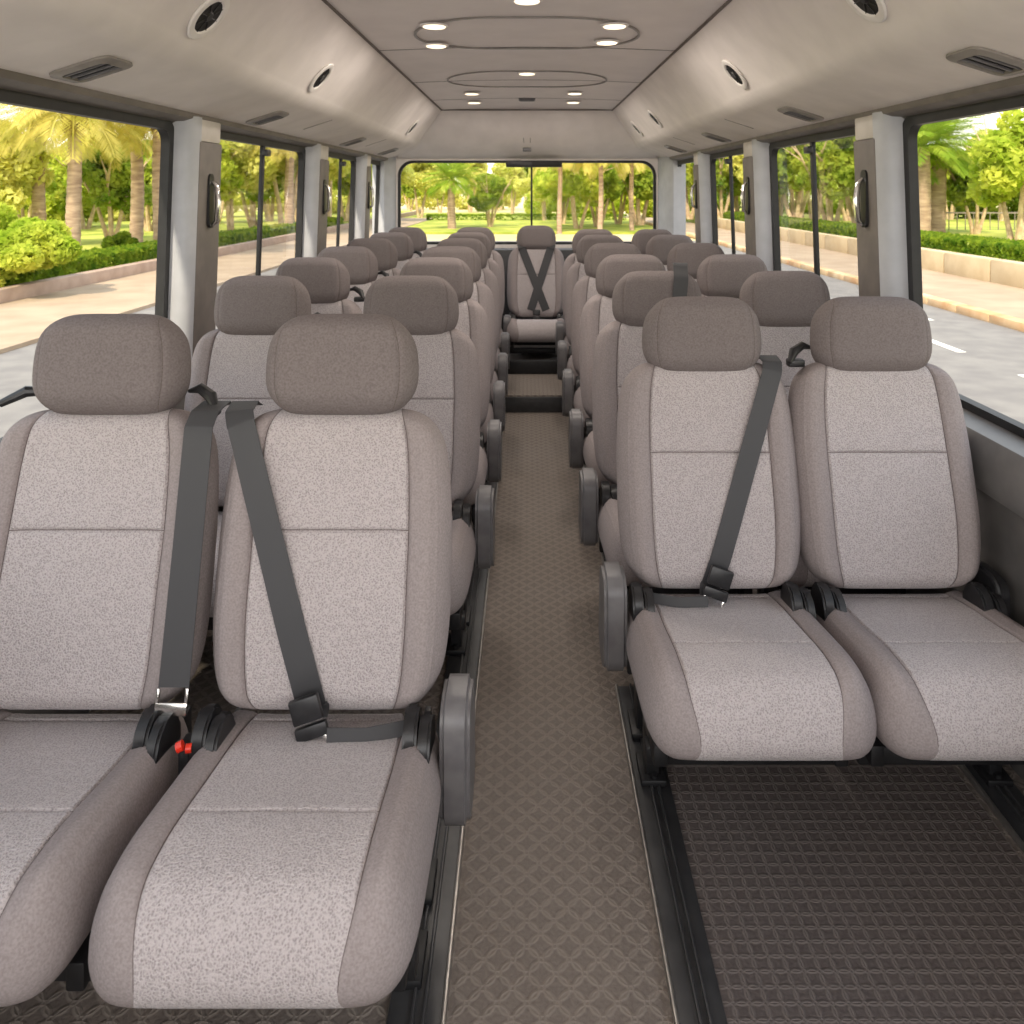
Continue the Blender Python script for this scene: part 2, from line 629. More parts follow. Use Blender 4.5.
def hinge_bm(s, part):
    bm = bmesh.new()
    x = s * 0.186
    if part == 'hinge_cover':                      # knuckle bolted to the backrest
        prism(bm, [(-0.122 + a, 0.332 + b) for a, b in rounded(-0.010, 0.085, -0.005, 0.105, 0.040)], x - 0.027 + s * 0.004, x - 0.001 + s * 0.004, 'x')
    else:                                          # arm carried by the cushion
        prism(bm, [(-0.134 + a, 0.326 + b) for a, b in rounded(-0.012, 0.09, -0.006, 0.103, 0.042)], x + 0.002 + s * 0.004, x + 0.024 + s * 0.004, 'x')
    bmesh.ops.bevel(bm, geom=[e for e in bm.edges if abs(e.verts[0].co.x - e.verts[1].co.x) < 1e-6], offset=0.005, segments=2, affect='EDGES')
    return bm


def shield_bm(s, kind=1):
    bm = bmesh.new()
    prof = rounded(-0.12, 0.02, 0.225, 0.462, 0.045, 4)
    prof = [(a + 0.04 * (0.462 - b) / 0.235 * (a + 0.12) / 0.14, b) for a, b in prof]
    prism(bm, prof, s * (0.229 if kind == 1 else 0.205), s * (0.284 if kind == 1 else 0.238), 'x')
    bmesh.ops.bevel(bm, geom=[e for e in bm.edges if abs(e.verts[0].co.x - e.verts[1].co.x) < 1e-6], offset=0.009, segments=3, affect='EDGES')
    return bm


def underframe_bm():
    bm = bmesh.new()
    for y in (-0.30, 0.02):
        box(bm, -0.215, 0.215, y - 0.02, y + 0.02, 0.165, 0.205, 0.006)
    for x in (-0.19, 0.19):
        box(bm, x - 0.015, x + 0.015, -0.36, 0.04, 0.19, 0.235, 0.005)
    # cross tube behind, between the two hinges
    cyl(bm, (-0.2, -0.03, 0.352), (0.2, -0.03, 0.352), 0.019)
    for x in (-0.19, 0.19):
        box(bm, x - 0.006, x + 0.006, -0.03, 0.05, 0.2, 0.36, 0.003)
    return bm


def leg_bm(s, y):
    bm = bmesh.new()
    x = s * 0.175
    box(bm, x - 0.016, x + 0.016, y - 0.03, y + 0.03, 0.012, 0.175, 0.005)
    box(bm, x - 0.03, x + 0.03, y - 0.05, y + 0.05, 0.013, 0.03, 0.004)
    cyl(bm, (x, y - 0.038, 0.03), (x, y - 0.038, 0.038), 0.008)
    return bm


_cache = {}


def part(name, key, maker, mats, parent):
    if key not in _cache:
        o = obj(name, maker(), mats, parent)
        _cache[key] = o.data
        return o
    o = bpy.data.objects.new(name, _cache[key])
    COL.objects.link(o)
    o.parent = parent
    return o


SURF = {}


def surf():
    if 't' not in SURF:
        b = backrest_bm()
        h = headrest_bm()
        vs = [v.co.copy() for v in b.verts]
        off = len(vs)
        b.verts.index_update()
        fs = [[v.index for v in f.verts] for f in b.faces]
        h.verts.index_update()
        vs += [v.co.copy() for v in h.verts]
        fs += [[v.index + off for v in f.verts] for f in h.faces]
        SURF['t'] = BVHTree.FromPolygons(vs, fs)
        b.free(); h.free()
    return SURF['t']


def belt_height(x, v):
    o = bk(x, v, 0.5)
    r = surf().ray_cast(o, -FW)
    if r[0] is None:
        return None
    return 0.5 - r[3]


def ribbon(pts, width, thick=0.0022, n=40, across=None, lift=0.004):
    """a strap through backrest points (across, up[, forward]); forward falls onto the upholstery when not given"""
    P = []
    seg = n // (len(pts) - 1)
    for i in range(len(pts) - 1):
        for k in range(seg):
            t = k / seg
            P.append([pts[i][q] * (1 - t) + pts[i + 1][q] * t for q in (0, 1)] + [None if len(pts[i]) < 3 or len(pts[i + 1]) < 3 else pts[i][2] * (1 - t) + pts[i + 1][2] * t])
    P.append([pts[-1][0], pts[-1][1], pts[-1][2] if len(pts[-1]) > 2 else None])
    ws = []
    for i, p in enumerate(P):
        w = p[2]
        if w is None:
            hs = [belt_height(p[0] + dx, p[1]) for dx in (-width * .45, -width * .2, 0, width * .2, width * .45)]
            hs = [h for h in hs if h is not None]
            w = max(hs) if hs else (ws[-1] if ws else 0.05)
            w += lift
        ws.append(w)
    for _ in range(6):
        ws = [ws[0]] + [max(ws[i], (ws[i - 1] + ws[i] + ws[i + 1]) / 3) if P[i][2] is None else ws[i] for i in range(1, len(ws) - 1)] + [ws[-1]]
    C = [bk(p[0], p[1], w) for p, w in zip(P, ws)]
    bm = bmesh.new()
    rows = []
    for i, c in enumerate(C):
        d = (C[min(i + 1, len(C) - 1)] - C[max(i - 1, 0)]).normalized()
        xa = Vector((1, 0, 0))
        a = (xa - d * xa.dot(d)).normalized()
        if across: a = Vector(across)
        nrm = a.cross(d).normalized()
        if nrm.dot(FW) < 0: nrm = -nrm
        h = width / 2
        rows.append([bm.verts.new(c + a * sx * h + nrm * sz) for sx, sz in ((-1, 0), (1, 0), (1, thick), (-1, thick))])
    for i in range(len(rows) - 1):
        for k in range(4):
            bm.faces.new((rows[i][k], rows[i][(k + 1) % 4], rows[i + 1][(k + 1) % 4], rows[i + 1][k]))
    bm.faces.new(rows[0]); bm.faces.new(rows[-1][::-1])
    return bm, C


def oriented(loc, along, nrm):
    y = Vector(along).normalized()
    z = Vector(nrm).normalized()
    x = y.cross(z).normalized()
    z = x.cross(y)
    m = Matrix((x, y, z)).transposed().to_4x4()
    m.translation = loc
    return m


def buckle(parent, p, along, metal=True):
    """latch plate and plastic keeper on the strap at p; along = strap direction, both in backrest coordinates"""
    loc = bk(*p)
    d = (bk(p[0] + along[0], p[1] + along[1], p[2] + (along[2] if len(along) > 2 else 0)) - loc).normalized()
    m = oriented(loc, d, FW)
    bm = bmesh.new()
    box(bm, -0.028, 0.028, -0.022, 0.022, -0.002, 0.014, 0.004, m)
    box(bm, -0.030, 0.030, 0.028, 0.052, -0.002, 0.012, 0.003, m)
    o = obj('buckle', bm, M['black'], parent)
    if metal:
        b2 = bmesh.new()
        for sx in (-1, 1):
            box(b2, sx * 0.023 - 0.003, sx * 0.023 + 0.003, 0.050, 0.085, 0.008, 0.013, 0.001, m)
        box(b2, -0.026, 0.026, 0.078, 0.088, 0.008, 0.013, 0.0015, m)
        obj('latch_plate', b2, M['chrome'], o)
    return o


def copy_tree(o, parent=None):
    c = o.copy()
    COL.objects.link(c)
    c.parent = parent
    for ch in list(o.children):
        copy_tree(ch, c)
    return c


def make_seat(kind):
    """kind -1: aisle on its right (left block aisle seat) etc.; s = side of the seat that carries legs"""
    root = empty('passenger_seat', (0, 0, 0))
    part('backrest', 'backrest', backrest_bm, MATS, root)
    hr = part('headrest', 'headrest', headrest_bm, HM, root)
    for sx in (-1, 1):
        part('headrest_post', 'hpost%d' % sx, lambda: posts_bm(sx), [M['chrome']], hr)
    part('seat_cushion', 'cushion', cushion_bm, MATS, root)
    for s in (-1, 1):
        part('hinge_cover', 'hc%d' % s, lambda: hinge_bm(s, 'hinge_cover'), [M['black']], root)
        part('hinge_arm', 'ha%d' % s, lambda: hinge_bm(s, 'hinge_arm'), [M['black']], root)
    part('underframe', 'uf', underframe_bm, [M['frame']], root)
    side, shield = kind
    for y in ((-0.13, 0.03)):
        part('leg', 'leg%d%s' % (side, y), lambda: leg_bm(side, y), [M['frame']], root)
    if shield:
        sh = part('side_shield', 'sh%d%s' % (side, shield), lambda: shield_bm(side, shield), [M['grey'] if shield == 1 else M['black']], root)
    return root


def posts_bm(sx):
    bm = bmesh.new()
    for x in (sx * 0.06,):
        cyl(bm, bk(x, 0.52, 0.005), bk(x, 0.60, 0.008), 0.006, seg=12)
    return bm


ORD = ['first', 'second', 'third', 'fourth', 'fifth', 'sixth', 'seventh']
LROW = [1.565, 2.56, 3.29, 3.96, 4.64, 5.31, 6.05]
RROW = [2.035, 2.72, 3.45, 4.22, 5.02, 5.75]
LW = [-0.872, -0.885, -0.915, -0.92, -0.93, -0.93, -0.93]
LA = [-0.388, -0.388, -0.388, -0.392, -0.395, -0.40, -0.405]
RA = [0.470, 0.462, 0.465, 0.47, 0.475, 0.49]
RW = [0.925, 0.915, 0.918, 0.92, 0.922, 0.925]
proto = {}
seats = {}


def place(block, i, which, x, y, label):
    side = {('l', 'a'): 1, ('l', 'w'): -1, ('r', 'a'): -1, ('r', 'w'): 1, ('c', 'c'): 1}[(block, which)]
    shield = 1 if which == 'a' else (2 if (block == 'r') else 0)
    key = (side, shield)
    if key not in proto:
        proto[key] = make_seat(key)
        o = proto[key]
    else:
        o = copy_tree(proto[key])
    o.location = (x, y, 0)
    tag(o, label, 'seat', 'passenger seats of the minibus')
    seats[(block, i, which)] = o
    return o


FAR = {0: 'nearest', 1: 'second nearest'}
for i, y in enumerate(LROW):
    rowtxt = 'nearest row' if i == 0 else ('rearmost row' if i == len(LROW) - 1 else ORD[i] + ' row from the front')
    if i == 0:
        la = 'large grey fabric seat in the left foreground beside the aisle, belt slanting across its backrest'
        lw = 'large grey seat at the left window in the foreground, belt hanging straight down'
    else:
        la = 'grey fabric minibus seat by the aisle in the left block, ' + rowtxt
        lw = 'grey fabric minibus seat by the window in the left block, ' + rowtxt
    place('l', i, 'a', LA[i], y, la)
    place('l', i, 'w', LW[i], y, lw)
for i, y in enumerate(RROW):
    rowtxt = 'nearest row' if i == 0 else ('rearmost row' if i == len(RROW) - 1 else ORD[i] + ' row from the front')
    if i == 0:
        la = 'grey fabric aisle seat at front of the right block, belt crossing it from upper right'
        lw = 'grey fabric seat at front of the right block beside the window ledge, no belt across'
    elif i == 1:
        la = 'grey fabric aisle seat in right block, second row, dark belt over its headrest'
        lw = 'grey fabric window seat in right block, second row from the front'
    else:
        la = 'grey fabric minibus seat by the aisle in the right block, ' + rowtxt
        lw = 'grey fabric minibus seat by the window in the right block, ' + rowtxt
    place('r', i, 'a', RA[i], y, la)
    place('r', i, 'w', RW[i], y, lw)
cs = place('c', 0, 'c', 0.075, 6.36, 'single grey seat at the end of the aisle with two belts crossed in an X')
for ch in list(cs.children):
    if ch.name.startswith('side_shield'):
        bpy.data.objects.remove(ch)


# --- belts -------------------------------------------------------
def belt(seat, pts, width=0.046, n=40, name='seat_belt', label=None, **k):
    bm, C = ribbon(pts, width, n=n, **k)
    o = obj(name, bm, M['web'], seat, auto=60)
    if label: o['label'] = label
    return o, C


# left front, aisle seat: from its upper left shoulder down across to the right hinge
s_ = seats[('l', 0, 'a')]
b_, C_ = belt(s_, [(-0.212, 0.572, -0.04), (-0.208, 0.578, 0.0), (-0.202, 0.560, 0.052), (-0.190, 0.535, 0.070), (-0.02, 0.03), (-0.012, 0.01, 0.078)], width=0.055, label='dark grey shoulder strap')
buckle(b_, (-0.022, 0.03, 0.085), (0.16, -0.50, -0.05))
belt(b_, [(0.02, -0.012, 0.094), (0.09, -0.014, 0.09), (0.165, -0.006, 0.075)], 0.026, 12, 'lap_strap', across=tuple(UP))
# left front, window seat: straight down the gap side
s_ = seats[('l', 0, 'w')]
b_, C_ = belt(s_, [(0.216, 0.572, -0.04), (0.216, 0.578, 0.0), (0.214, 0.560, 0.056), (0.213, 0.53, 0.080), (0.212, 0.30, 0.080), (0.212, 0.065, 0.086)], width=0.057, label='dark grey shoulder strap')
bm = bmesh.new()
m = oriented(bk(0.212, 0.055, 0.088), -UP, FW)
box(bm, -0.03, -0.024, -0.01, 0.03, 0, 0.006, 0.001, m)
box(bm, 0.024, 0.03, -0.01, 0.03, 0, 0.006, 0.001, m)
box(bm, -0.03, 0.03, 0.014, 0.036, 0, 0.007, 0.002, m)
bf = obj('latch_plate', bm, M['chrome'], b_)
bm = bmesh.new()
box(bm, 0.244, 0.266, -0.130, -0.09, 0.33, 0.402, 0.006)
rb = obj('belt_buckle', bm, M['black'], s_)
bm = bmesh.new()
tube(bm, [(0.246, -0.134, 0.402), (0.256, -0.132, 0.406)], 0.009, 12)
tube(bm, [(0.260, -0.130, 0.398), (0.270, -0.128, 0.398)], 0.008, 12)
rl = obj('release_button', bm, M['red'], rb)
rl['label'] = 'red release button'
# right front aisle seat: from upper right shoulder to lower left hinge
s_ = seats[('r', 0, 'a')]
b_, C_ = belt(s_, [(0.182, 0.572, -0.04), (0.180, 0.578, 0.0), (0.176, 0.560, 0.054), (0.170, 0.535, 0.068), (0.01, 0.08), (-0.01, 0.03), (-0.02, 0.0, 0.075)], width=0.05, label='dark grey shoulder strap')
buckle(b_, (0.004, 0.045, 0.082), (-0.14, -0.40, -0.05))
belt(b_, [(-0.03, -0.008, 0.092), (-0.10, -0.012, 0.088), (-0.16, -0.006, 0.07)], 0.024, 12, 'lap_strap', across=tuple(UP))
# right second aisle seat: belt over headrest and down its right side
s_ = seats[('r', 1, 'a')]
belt(s_, [(0.085, 0.765, 0.0), (0.080, 0.757, 0.065), (0.062, 0.60), (0.055, 0.575, 0.085)], label='dark strap over the headrest', width=0.05)
belt(s_, [(0.03, 0.52), (-0.02, 0.28)], label='dark strap on the backrest', width=0.05)
# centre seat: crossed belts
s_ = cs
b1, _ = belt(s_, [(-0.125, 0.575, 0.05), (-0.115, 0.545, 0.07), (0.075, 0.05)], label='strap slanting down to the right', width=0.062)
b2, _ = belt(s_, [(0.125, 0.575, 0.05), (0.115, 0.545, 0.07), (-0.045, 0.05)], label='strap slanting down to the left', width=0.062, lift=0.008)
buckle(b1, (0.0, 0.03, 0.09), (0, -1, 0))


# --- belt retractors / guides between headrests ---------------------
def guide(seat, s, label):
    """black shoulder guide bracket standing on the top corner of the backrest"""
    bm = bmesh.new()
    tube(bm, [bk(s * 0.150, 0.60, -0.01), bk(s * 0.178, 0.606, 0.0), bk(s * 0.205, 0.59, 0.01), bk(s * 0.222, 0.56, 0.02)], [0.004, 0.011, 0.013, 0.006], 10)
    box(bm, -0.022, 0.022, -0.015, 0.015, -0.01, 0.01, 0.004, Matrix.Translation(bk(s * 0.20, 0.56, 0.0)))
    o = obj('belt_guide', bm, M['black'], seat)
    return o


for key, s in ((('l', 0, 'w'), 1), (('l', 1, 'w'), 1), (('l', 2, 'w'), 1), (('l', 3, 'w'), 1), (('l', 5, 'w'), 1), (('r', 0, 'w'), -1),
               (('r', 1, 'w'), -1), (('r', 2, 'w'), -1), (('r', 4, 'w'), -1)):
    guide(seats[key], s, '')
bm = bmesh.new()
tube(bm, [bk(-0.14, 0.60, 0.0), bk(-0.18, 0.60, 0.02), bk(-0.225, 0.575, 0.03)], [0.008, 0.012, 0.008], 10)
obj('belt_guide', bm, M['black'], seats[('l', 0, 'w')])

# ------------------------------------------------------------------ vehicle shell
YF, YR = -1.4, 6.95
ZW0, ZW1 = 0.77, 1.63            # glass band


def wx(z):                       # tumblehome: wall leans in towards the roof
    return 1.243 + (1.63 - z) * 0.035


bm = bmesh.new()
box(bm, -1.30, 1.30, YF, YR, -0.06, 0.0)
struct('floor', bm, M['floor'])
bm = bmesh.new()
box(bm, 0.335, 1.03, -1.2, 5.0, 0.0, 0.006)
o = struct('floor_mat_inlay', bm, M['floor2'])
o.name = 'trim_1'
bm = bmesh.new()
box(bm, -0.15, 0.30, 5.05, 6.9, 0.0, 0.106, 0.008)
o = struct('trim_2', bm, M['floor'])
bm = bmesh.new()
box(bm, -0.15, 0.30, 5.035, 5.05, 0.0, 0.095, 0.002)
struct('trim_3', bm, M['rail'])


def rail(x0, x1, y0, y1, lipside, label):
    t = empty('seat_rail', ((x0 + x1) / 2, (y0 + y1) / 2, 0.0), label, 'rail', 'seat rails on the floor')
    cx, cy = (x0 + x1) / 2, (y0 + y1) / 2
    bm = bmesh.new()
    box(bm, x0 - cx, x1 - cx, y0 - cy, y1 - cy, 0.0, 0.012, 0.003)
    w = (x1 - x0)
    for k in (0.42, 0.62):
        box(bm, x0 - cx + w * k, x0 - cx + w * k + 0.006, y0 - cy, y1 - cy, 0.010, 0.020, 0.002)
    obj('track', bm, M['rail'], t)
    bm = bmesh.new()
    lx = (x0 if lipside < 0 else x1) - cx
    box(bm, lx - 0.004, lx + 0.004, y0 - cy, y1 - cy, 0.0, 0.018, 0.003)
    obj('edge_strip', bm, M['alu'], t)


rail(-0.235, -0.140, -1.2, 5.0, 1, 'long dark floor rail with light edge on the left side of the aisle')
rail(0.25, 0.335, -1.2, 2.24, -1, 'dark floor rail with light edge in the right foreground')
rail(0.285, 0.345, 2.90, 5.0, -1, 'dark floor rail under the aisle seats in the rear of the right block')
rail(1.05, 1.14, -1.2, 5.0, -1, 'dark floor rail along the foot of the right wall')

# side walls ------------------------------------------------------
def sidewall(sg):
    bm = bmesh.new()
    outer = 1.32

    def P(x, z): return (sg * x, z)
    # lower wall, slanting from the ledge to the floor
    prism(bm, [P(1.195, 0.64), P(1.175, 0.02), P(1.175, 0.0), P(outer, 0.0), P(outer, 0.64)], YF, YR, mi=0)
    # header above the glass
    prism(bm, [P(1.20, 1.66), P(wx(1.63), 1.63), P(wx(1.63) + 0.01, 1.63), P(outer, 1.72), P(1.20, 1.72)], YF, YR, mi=1)
    return bm


for sg, nm in ((-1, 'wall_left'), (1, 'wall_right')):
    struct(nm, sidewall(sg), [M['wall'], M['taupe']])
    bm = bmesh.new()
    prism(bm, [(sg * a, b) for a, b in ((1.178, 0.62), (1.168, 0.65), (1.172, 0.735), (1.19, 0.76), (wx(0.77), 0.77), (1.32, 0.77), (1.32, 0.62))], YF, YR)
    struct('trim_4' if sg < 0 else 'trim_5', bm, M['ledge'])

# pillars: jamb facing the front, taupe face towards the aisle, pale cap on top
LP = [(2.80, 3.06), (4.46, 4.72), (5.78, 6.0)]
RP = [(2.63, 2.86), (4.08, 4.33), (5.40, 5.62)]


def pillar(sg, y0, y1, n):
    bm = bmesh.new()

    def lean(bm_):
        for v in bm_.verts:
            v.co.x += sg * (1.63 - v.co.z) * 0.035
        return bm_
    prof = []
    x_in, x_out = 1.166, 1.250
    for a, b in ((x_out, y0 - 0.01), (1.235, y0 - 0.005), (1.20, y0 + 0.0), (1.178, y0 + 0.012), (x_in, y0 + 0.035), (x_in, y0 + 0.07), (x_out, y0 + 0.07)):
        prof.append((sg * a, b))
    prism(bm, prof, 0.78, 1.66, 'z')
    # broad taupe panel face behind the jamb
    tb = bmesh.new()
    box(tb, min(sg * (x_in - 0.004), sg * x_out), max(sg * (x_in - 0.004), sg * x_out), y0 + 0.055, y1, 0.78, 1.575, 0.008)
    tb.verts.index_update()
    merge(bm, tb, None, 1)
    tb = bmesh.new()
    box(tb, min(sg * (x_in + 0.002), sg * x_out), max(sg * (x_in + 0.002), sg * x_out), y0 + 0.06, y1 - 0.005, 1.575, 1.655, 0.006)
    tb.verts.index_update()
    merge(bm, tb, None, 2)
    lean(bm)
    return struct('trim_%d' % n, bm, [M['pillar'], M['taupe'], M['cap']])


tn = 6
for sg, L in ((-1, LP), (1, RP)):
    for (a, b) in L:
        pillar(sg, a, b, tn)
        tn += 1

# windows: rubber gasket, pane, mullion
wn_ = 1
for sg, spans in ((-1, [(-1.3, 2.80, None), (3.06, 4.46, 3.77), (4.72, 5.78, 5.35), (6.0, 6.75, None)]), (1, [(-1.3, 2.63, None), (2.86, 4.08, 3.49), (4.33, 5.40, 4.90), (5.62, 6.6, None)])):
    for (a, b, mul) in spans:
        root = tag(empty('window_%d' % wn_, (sg * 1.25, (a + b) / 2, ZW0)), kind='structure')
        cx, cy, cz = root.location
        wn_ += 1

        def sh(bm_):
            for v in bm_.verts:
                v.co.x += sg * (1.63 - (v.co.z + cz)) * 0.035
                v.co.x -= 0
            return bm_
        # gasket ring
        bm = bmesh.new()
        o_ = rounded(a - 0.01 - cy, b + 0.012 - cy, 0.0 - 0.01, ZW1 - ZW0 + 0.012, 0.07, 8)
        i_ = rounded(a + 0.035 - cy, b - 0.038 - cy, 0.022, ZW1 - ZW0 - 0.022, 0.05, 8)
        x0, x1 = sg * 1.232 - cx, sg * 1.262 - cx
        n_ = len(o_)
        V = [[bm.verts.new((x, p[0], p[1])) for p in q] for x in (x0, x1) for q in (o_, i_)]
        for k in range(n_):
            k2 = (k + 1) % n_
            bm.faces.new((V[0][k], V[0][k2], V[1][k2], V[1][k]))
            bm.faces.new((V[2][k], V[2][k2], V[3][k2], V[3][k]))
            bm.faces.new((V[1][k], V[1][k2], V[3][k2], V[3][k]))
            bm.faces.new((V[0][k], V[0][k2], V[2][k2], V[2][k]))
        obj('gasket', sh(bm), M['rubber'], root)
        bm = bmesh.new()
        vs = [bm.verts.new((sg * 1.25 - cx, p[0], p[1])) for p in rounded(a + 0.02 - cy, b - 0.02 - cy, 0.01, ZW1 - ZW0 - 0.01, 0.05, 6)]
        bm.faces.new(vs)
        obj('pane', sh(bm), M['glass'], root, smooth=False)
        if mul:
            bm = bmesh.new()
            box(bm, sg * 1.245 - 0.009 - cx, sg * 1.245 + 0.009 - cx, mul - 0.014 - cy, mul + 0.014 - cy, 0.01, ZW1 - ZW0 - 0.01, 0.003)
            obj('mullion', sh(bm), M['rubber'], root)
            bm = bmesh.new()
            box(bm, sg * 1.225 - 0.012 - cx, sg * 1.225 + 0.012 - cx, mul - 0.03 - cy, mul + 0.03 - cy, 0.79, 0.82, 0.004)
            obj('mullion_catch', sh(bm), M['black'], root)

# long trim rail above the windows
for sg in (-1, 1):
    bm = bmesh.new()
    prism(bm, [(sg * a, b) for a, b in ((1.172, 1.668), (1.176, 1.652), (1.20, 1.642), (1.235, 1.640), (1.235, 1.69), (1.172, 1.69))], YF, YR)
    struct('trim_%d' % tn, bm, M['taupe'])
    tn += 1

# overhead ducts: lower shelf and slanting face as one moulding
CE = (0.685, 2.045)              # ceiling edge
KN = (0.905, 1.760)              # soft knuckle
LO = (1.19, 1.665)
for sg, nm in ((-1, 'left'), (1, 'right')):
    bm = bmesh.new()
    k1 = (KN[0] - 0.022, KN[1] + 0.045)
    k2 = (KN[0] + 0.05, KN[1] - 0.020)
    curve = [CE]
    curve.append((CE[0] + 0.004, CE[1] - 0.006))
    for t in [q / 8 for q in range(9)]:
        x = (1 - t) ** 2 * k1[0] + 2 * t * (1 - t) * KN[0] + t * t * k2[0]
        z = (1 - t) ** 2 * k1[1] + 2 * t * (1 - t) * KN[1] + t * t * k2[1]
        curve.append((x, z))
    curve.append(LO)
    outer = [(1.32, 1.665), (1.32, 2.15), (0.685, 2.15)]
    prism(bm, [(sg * a, b) for a, b in curve + outer], YF, YR)
    struct('trim_%d' % tn, bm, M['lining'])
    tn += 1

# ceiling with panel joints
bm = bmesh.new()
prism(bm, [(-0.70, 2.045), (-0.35, 2.058), (0, 2.062), (0.35, 2.058), (0.70, 2.045), (0.70, 2.15), (-0.70, 2.15)], YF, YR)
struct('ceiling', bm, M['ceil'])
bm = bmesh.new()
for y in (1.3, 2.55, 3.70, 4.80, 5.75):
    prism(bm, [(-0.685, 2.0445), (-0.35, 2.0575), (0, 2.0615), (0.35, 2.0575), (0.685, 2.0445), (0.685, 2.0435), (0.35, 2.0565), (0, 2.0605), (-0.35, 2.0565), (-0.685, 2.0435)], y - 0.004, y + 0.004)
for sg in (-1, 1):
    tube(bm, [(sg * 0.687, YF, 2.042), (sg * 0.687, 6.44, 2.042)], 0.006, 8)
tube(bm, [(-0.69, 6.44, 2.045), (0.69, 6.44, 2.045)], 0.006, 8)
struct('trim_%d' % tn, bm, M['joint'])
tn += 1


# oval roof hatches of the ceiling, seen by their raised outline
def hatch(y0, y1, hw, mat, thick, n):
    bm = bmesh.new()
    r = (y1 - y0) / 2 - 0.001
    out = rounded(-hw, hw, y0, y1, r, 14)
    inn = rounded(-hw + thick, hw - thick, y0 + thick, y1 - thick, r - thick, 14)
    zz = lambda x: 2.062 - 0.035 * x * x - 0.002
    k_ = len(out)
    A_ = [bm.verts.new((p[0], p[1], zz(p[0]))) for p in out]
    B_ = [bm.verts.new((p[0], p[1], zz(p[0]))) for p in inn]
    A2 = [bm.verts.new((p[0], p[1], zz(p[0]) - 0.006)) for p in out]
    B2 = [bm.verts.new((p[0], p[1], zz(p[0]) - 0.006)) for p in inn]
    for k in range(k_):
        q = (k + 1) % k_
        bm.faces.new((A_[k], A_[q], A2[q], A2[k]))
        bm.faces.new((A2[k], A2[q], B2[q], B2[k]))
        bm.faces.new((B2[k], B2[q], B_[q], B_[k]))
    struct('trim_%d' % n, bm, mat)


hatch(3.04, 3.72, 0.475, M['vent'], 0.010, tn)
tn += 1
hatch(4.42, 5.1, 0.475, M['vent'], 0.008, tn)
tn += 1

# bulkhead over the rear window and rear wall
bm = bmesh.new()
A_ = [(-0.69, 6.44, 2.06), (0.69, 6.44, 2.06), (0.91, 6.62, 1.79), (1.1, 6.80, 1.70), (1.1, 6.88, 1.672), (-1.1, 6.88, 1.672), (-1.1, 6.80, 1.70), (-0.91, 6.62, 1.79)]
vs = [bm.verts.new(p) for p in A_]
vb = [bm.verts.new((p[0] * (1.15 if abs(p[0]) > 1 else 1.0), 7.05, p[2])) for p in A_]
n_ = len(vs)
bm.faces.new((vs[0], vs[1], vs[2], vs[7]))
bm.faces.new((vs[7], vs[2], vs[3], vs[6]))
bm.faces.new((vs[6], vs[3], vs[4], vs[5]))
for k in range(n_):
    bm.faces.new((vs[k], vs[(k + 1) % n_], vb[(k + 1) % n_], vb[k]))
struct('trim_%d' % tn, bm, M['lining'])
tn += 1

# rear wall with rounded window opening
WX, WZ0, WZ1 = 1.115, 0.93, 1.655
bm = bmesh.new()
inner = [(a, b) for a, b in rounded(-WX, WX, WZ0, WZ1, 0.13, 8)]
ox, oz0, oz1 = 1.32, 0.0, 2.1


def proj(p):
    cx, cz = p[0] / WX, (p[1] - (WZ0 + WZ1) / 2) / ((WZ1 - WZ0) / 2)
    m_ = max(abs(cx), abs(cz))
    cx, cz = cx / m_, cz / m_
    return (cx * ox, (oz0 + oz1) / 2 + cz * (oz1 - oz0) / 2)


outer = [proj(p) for p in inner]
y_ = 6.90
a_ = [bm.verts.new((p[0], y_, p[1])) for p in inner]
b_ = [bm.verts.new((p[0], y_, p[1])) for p in outer]
c_ = [bm.verts.new((p[0], y_ + 0.08, p[1])) for p in inner]
for k in range(len(a_)):
    q = (k + 1) % len(a_)
    bm.faces.new((a_[k], a_[q], b_[q], b_[k]))
    bm.faces.new((a_[k], a_[q], c_[q], c_[k]))
struct('wall_back', bm, M['lining'])
root = tag(empty('window_%d' % wn_, (0, 6.93, WZ0)), kind='structure')
bm = bmesh.new()
o_ = rounded(-WX - 0.005, WX + 0.005, -0.005, WZ1 - WZ0 + 0.005, 0.13, 8)
i_ = rounded(-WX + 0.022, WX - 0.022, 0.022, WZ1 - WZ0 - 0.022, 0.115, 8)
V = [[bm.verts.new((p[0], y, p[1])) for p in q] for y in (-0.025, 0.01) for q in (o_, i_)]
for k in range(len(o_)):
    q = (k + 1) % len(o_)
    bm.faces.new((V[0][k], V[0][q], V[1][q], V[1][k]))
    bm.faces.new((V[2][k], V[2][q], V[3][q], V[3][k]))
    bm.faces.new((V[1][k], V[1][q], V[3][q], V[3][k]))
obj('gasket', bm, M['rubber'], root)
bm = bmesh.new()
bm.faces.new([bm.verts.new((p[0], 0.0, p[1])) for p in rounded(-WX + 0.01, WX - 0.01, 0.01, WZ1 - WZ0 - 0.01, 0.11, 6)])
obj('pane', bm, M['glass'], root, smooth=False)
bm = bmesh.new()
box(bm, 0.032, 0.048, -0.008, 0.008, 0.01, WZ1 - WZ0 - 0.01, 0.002)
obj('mullion', bm, M['rubber'], root)

# rear corner posts (pale grey like the pillars)
for sg in (-1, 1):
    bm = bmesh.new()
    y0 = 6.72 if sg < 0 else 6.55
    prism(bm, [(sg * a, b) for a, b in ((1.30, y0), (1.20, y0), (1.165, y0 + 0.05), (1.13, 6.90), (1.30, 6.90))], 0.0, 1.68, 'z')
    struct('trim_%d' % tn, bm, M['pillar'])
    tn += 1

# dark parcel ledge below the rear window
bm = bmesh.new()
box(bm, -1.15, 1.15, 6.72, 6.90, 0.0, 0.90, 0.01)
struct('trim_%d' % tn, bm, M['rail'])
tn += 1

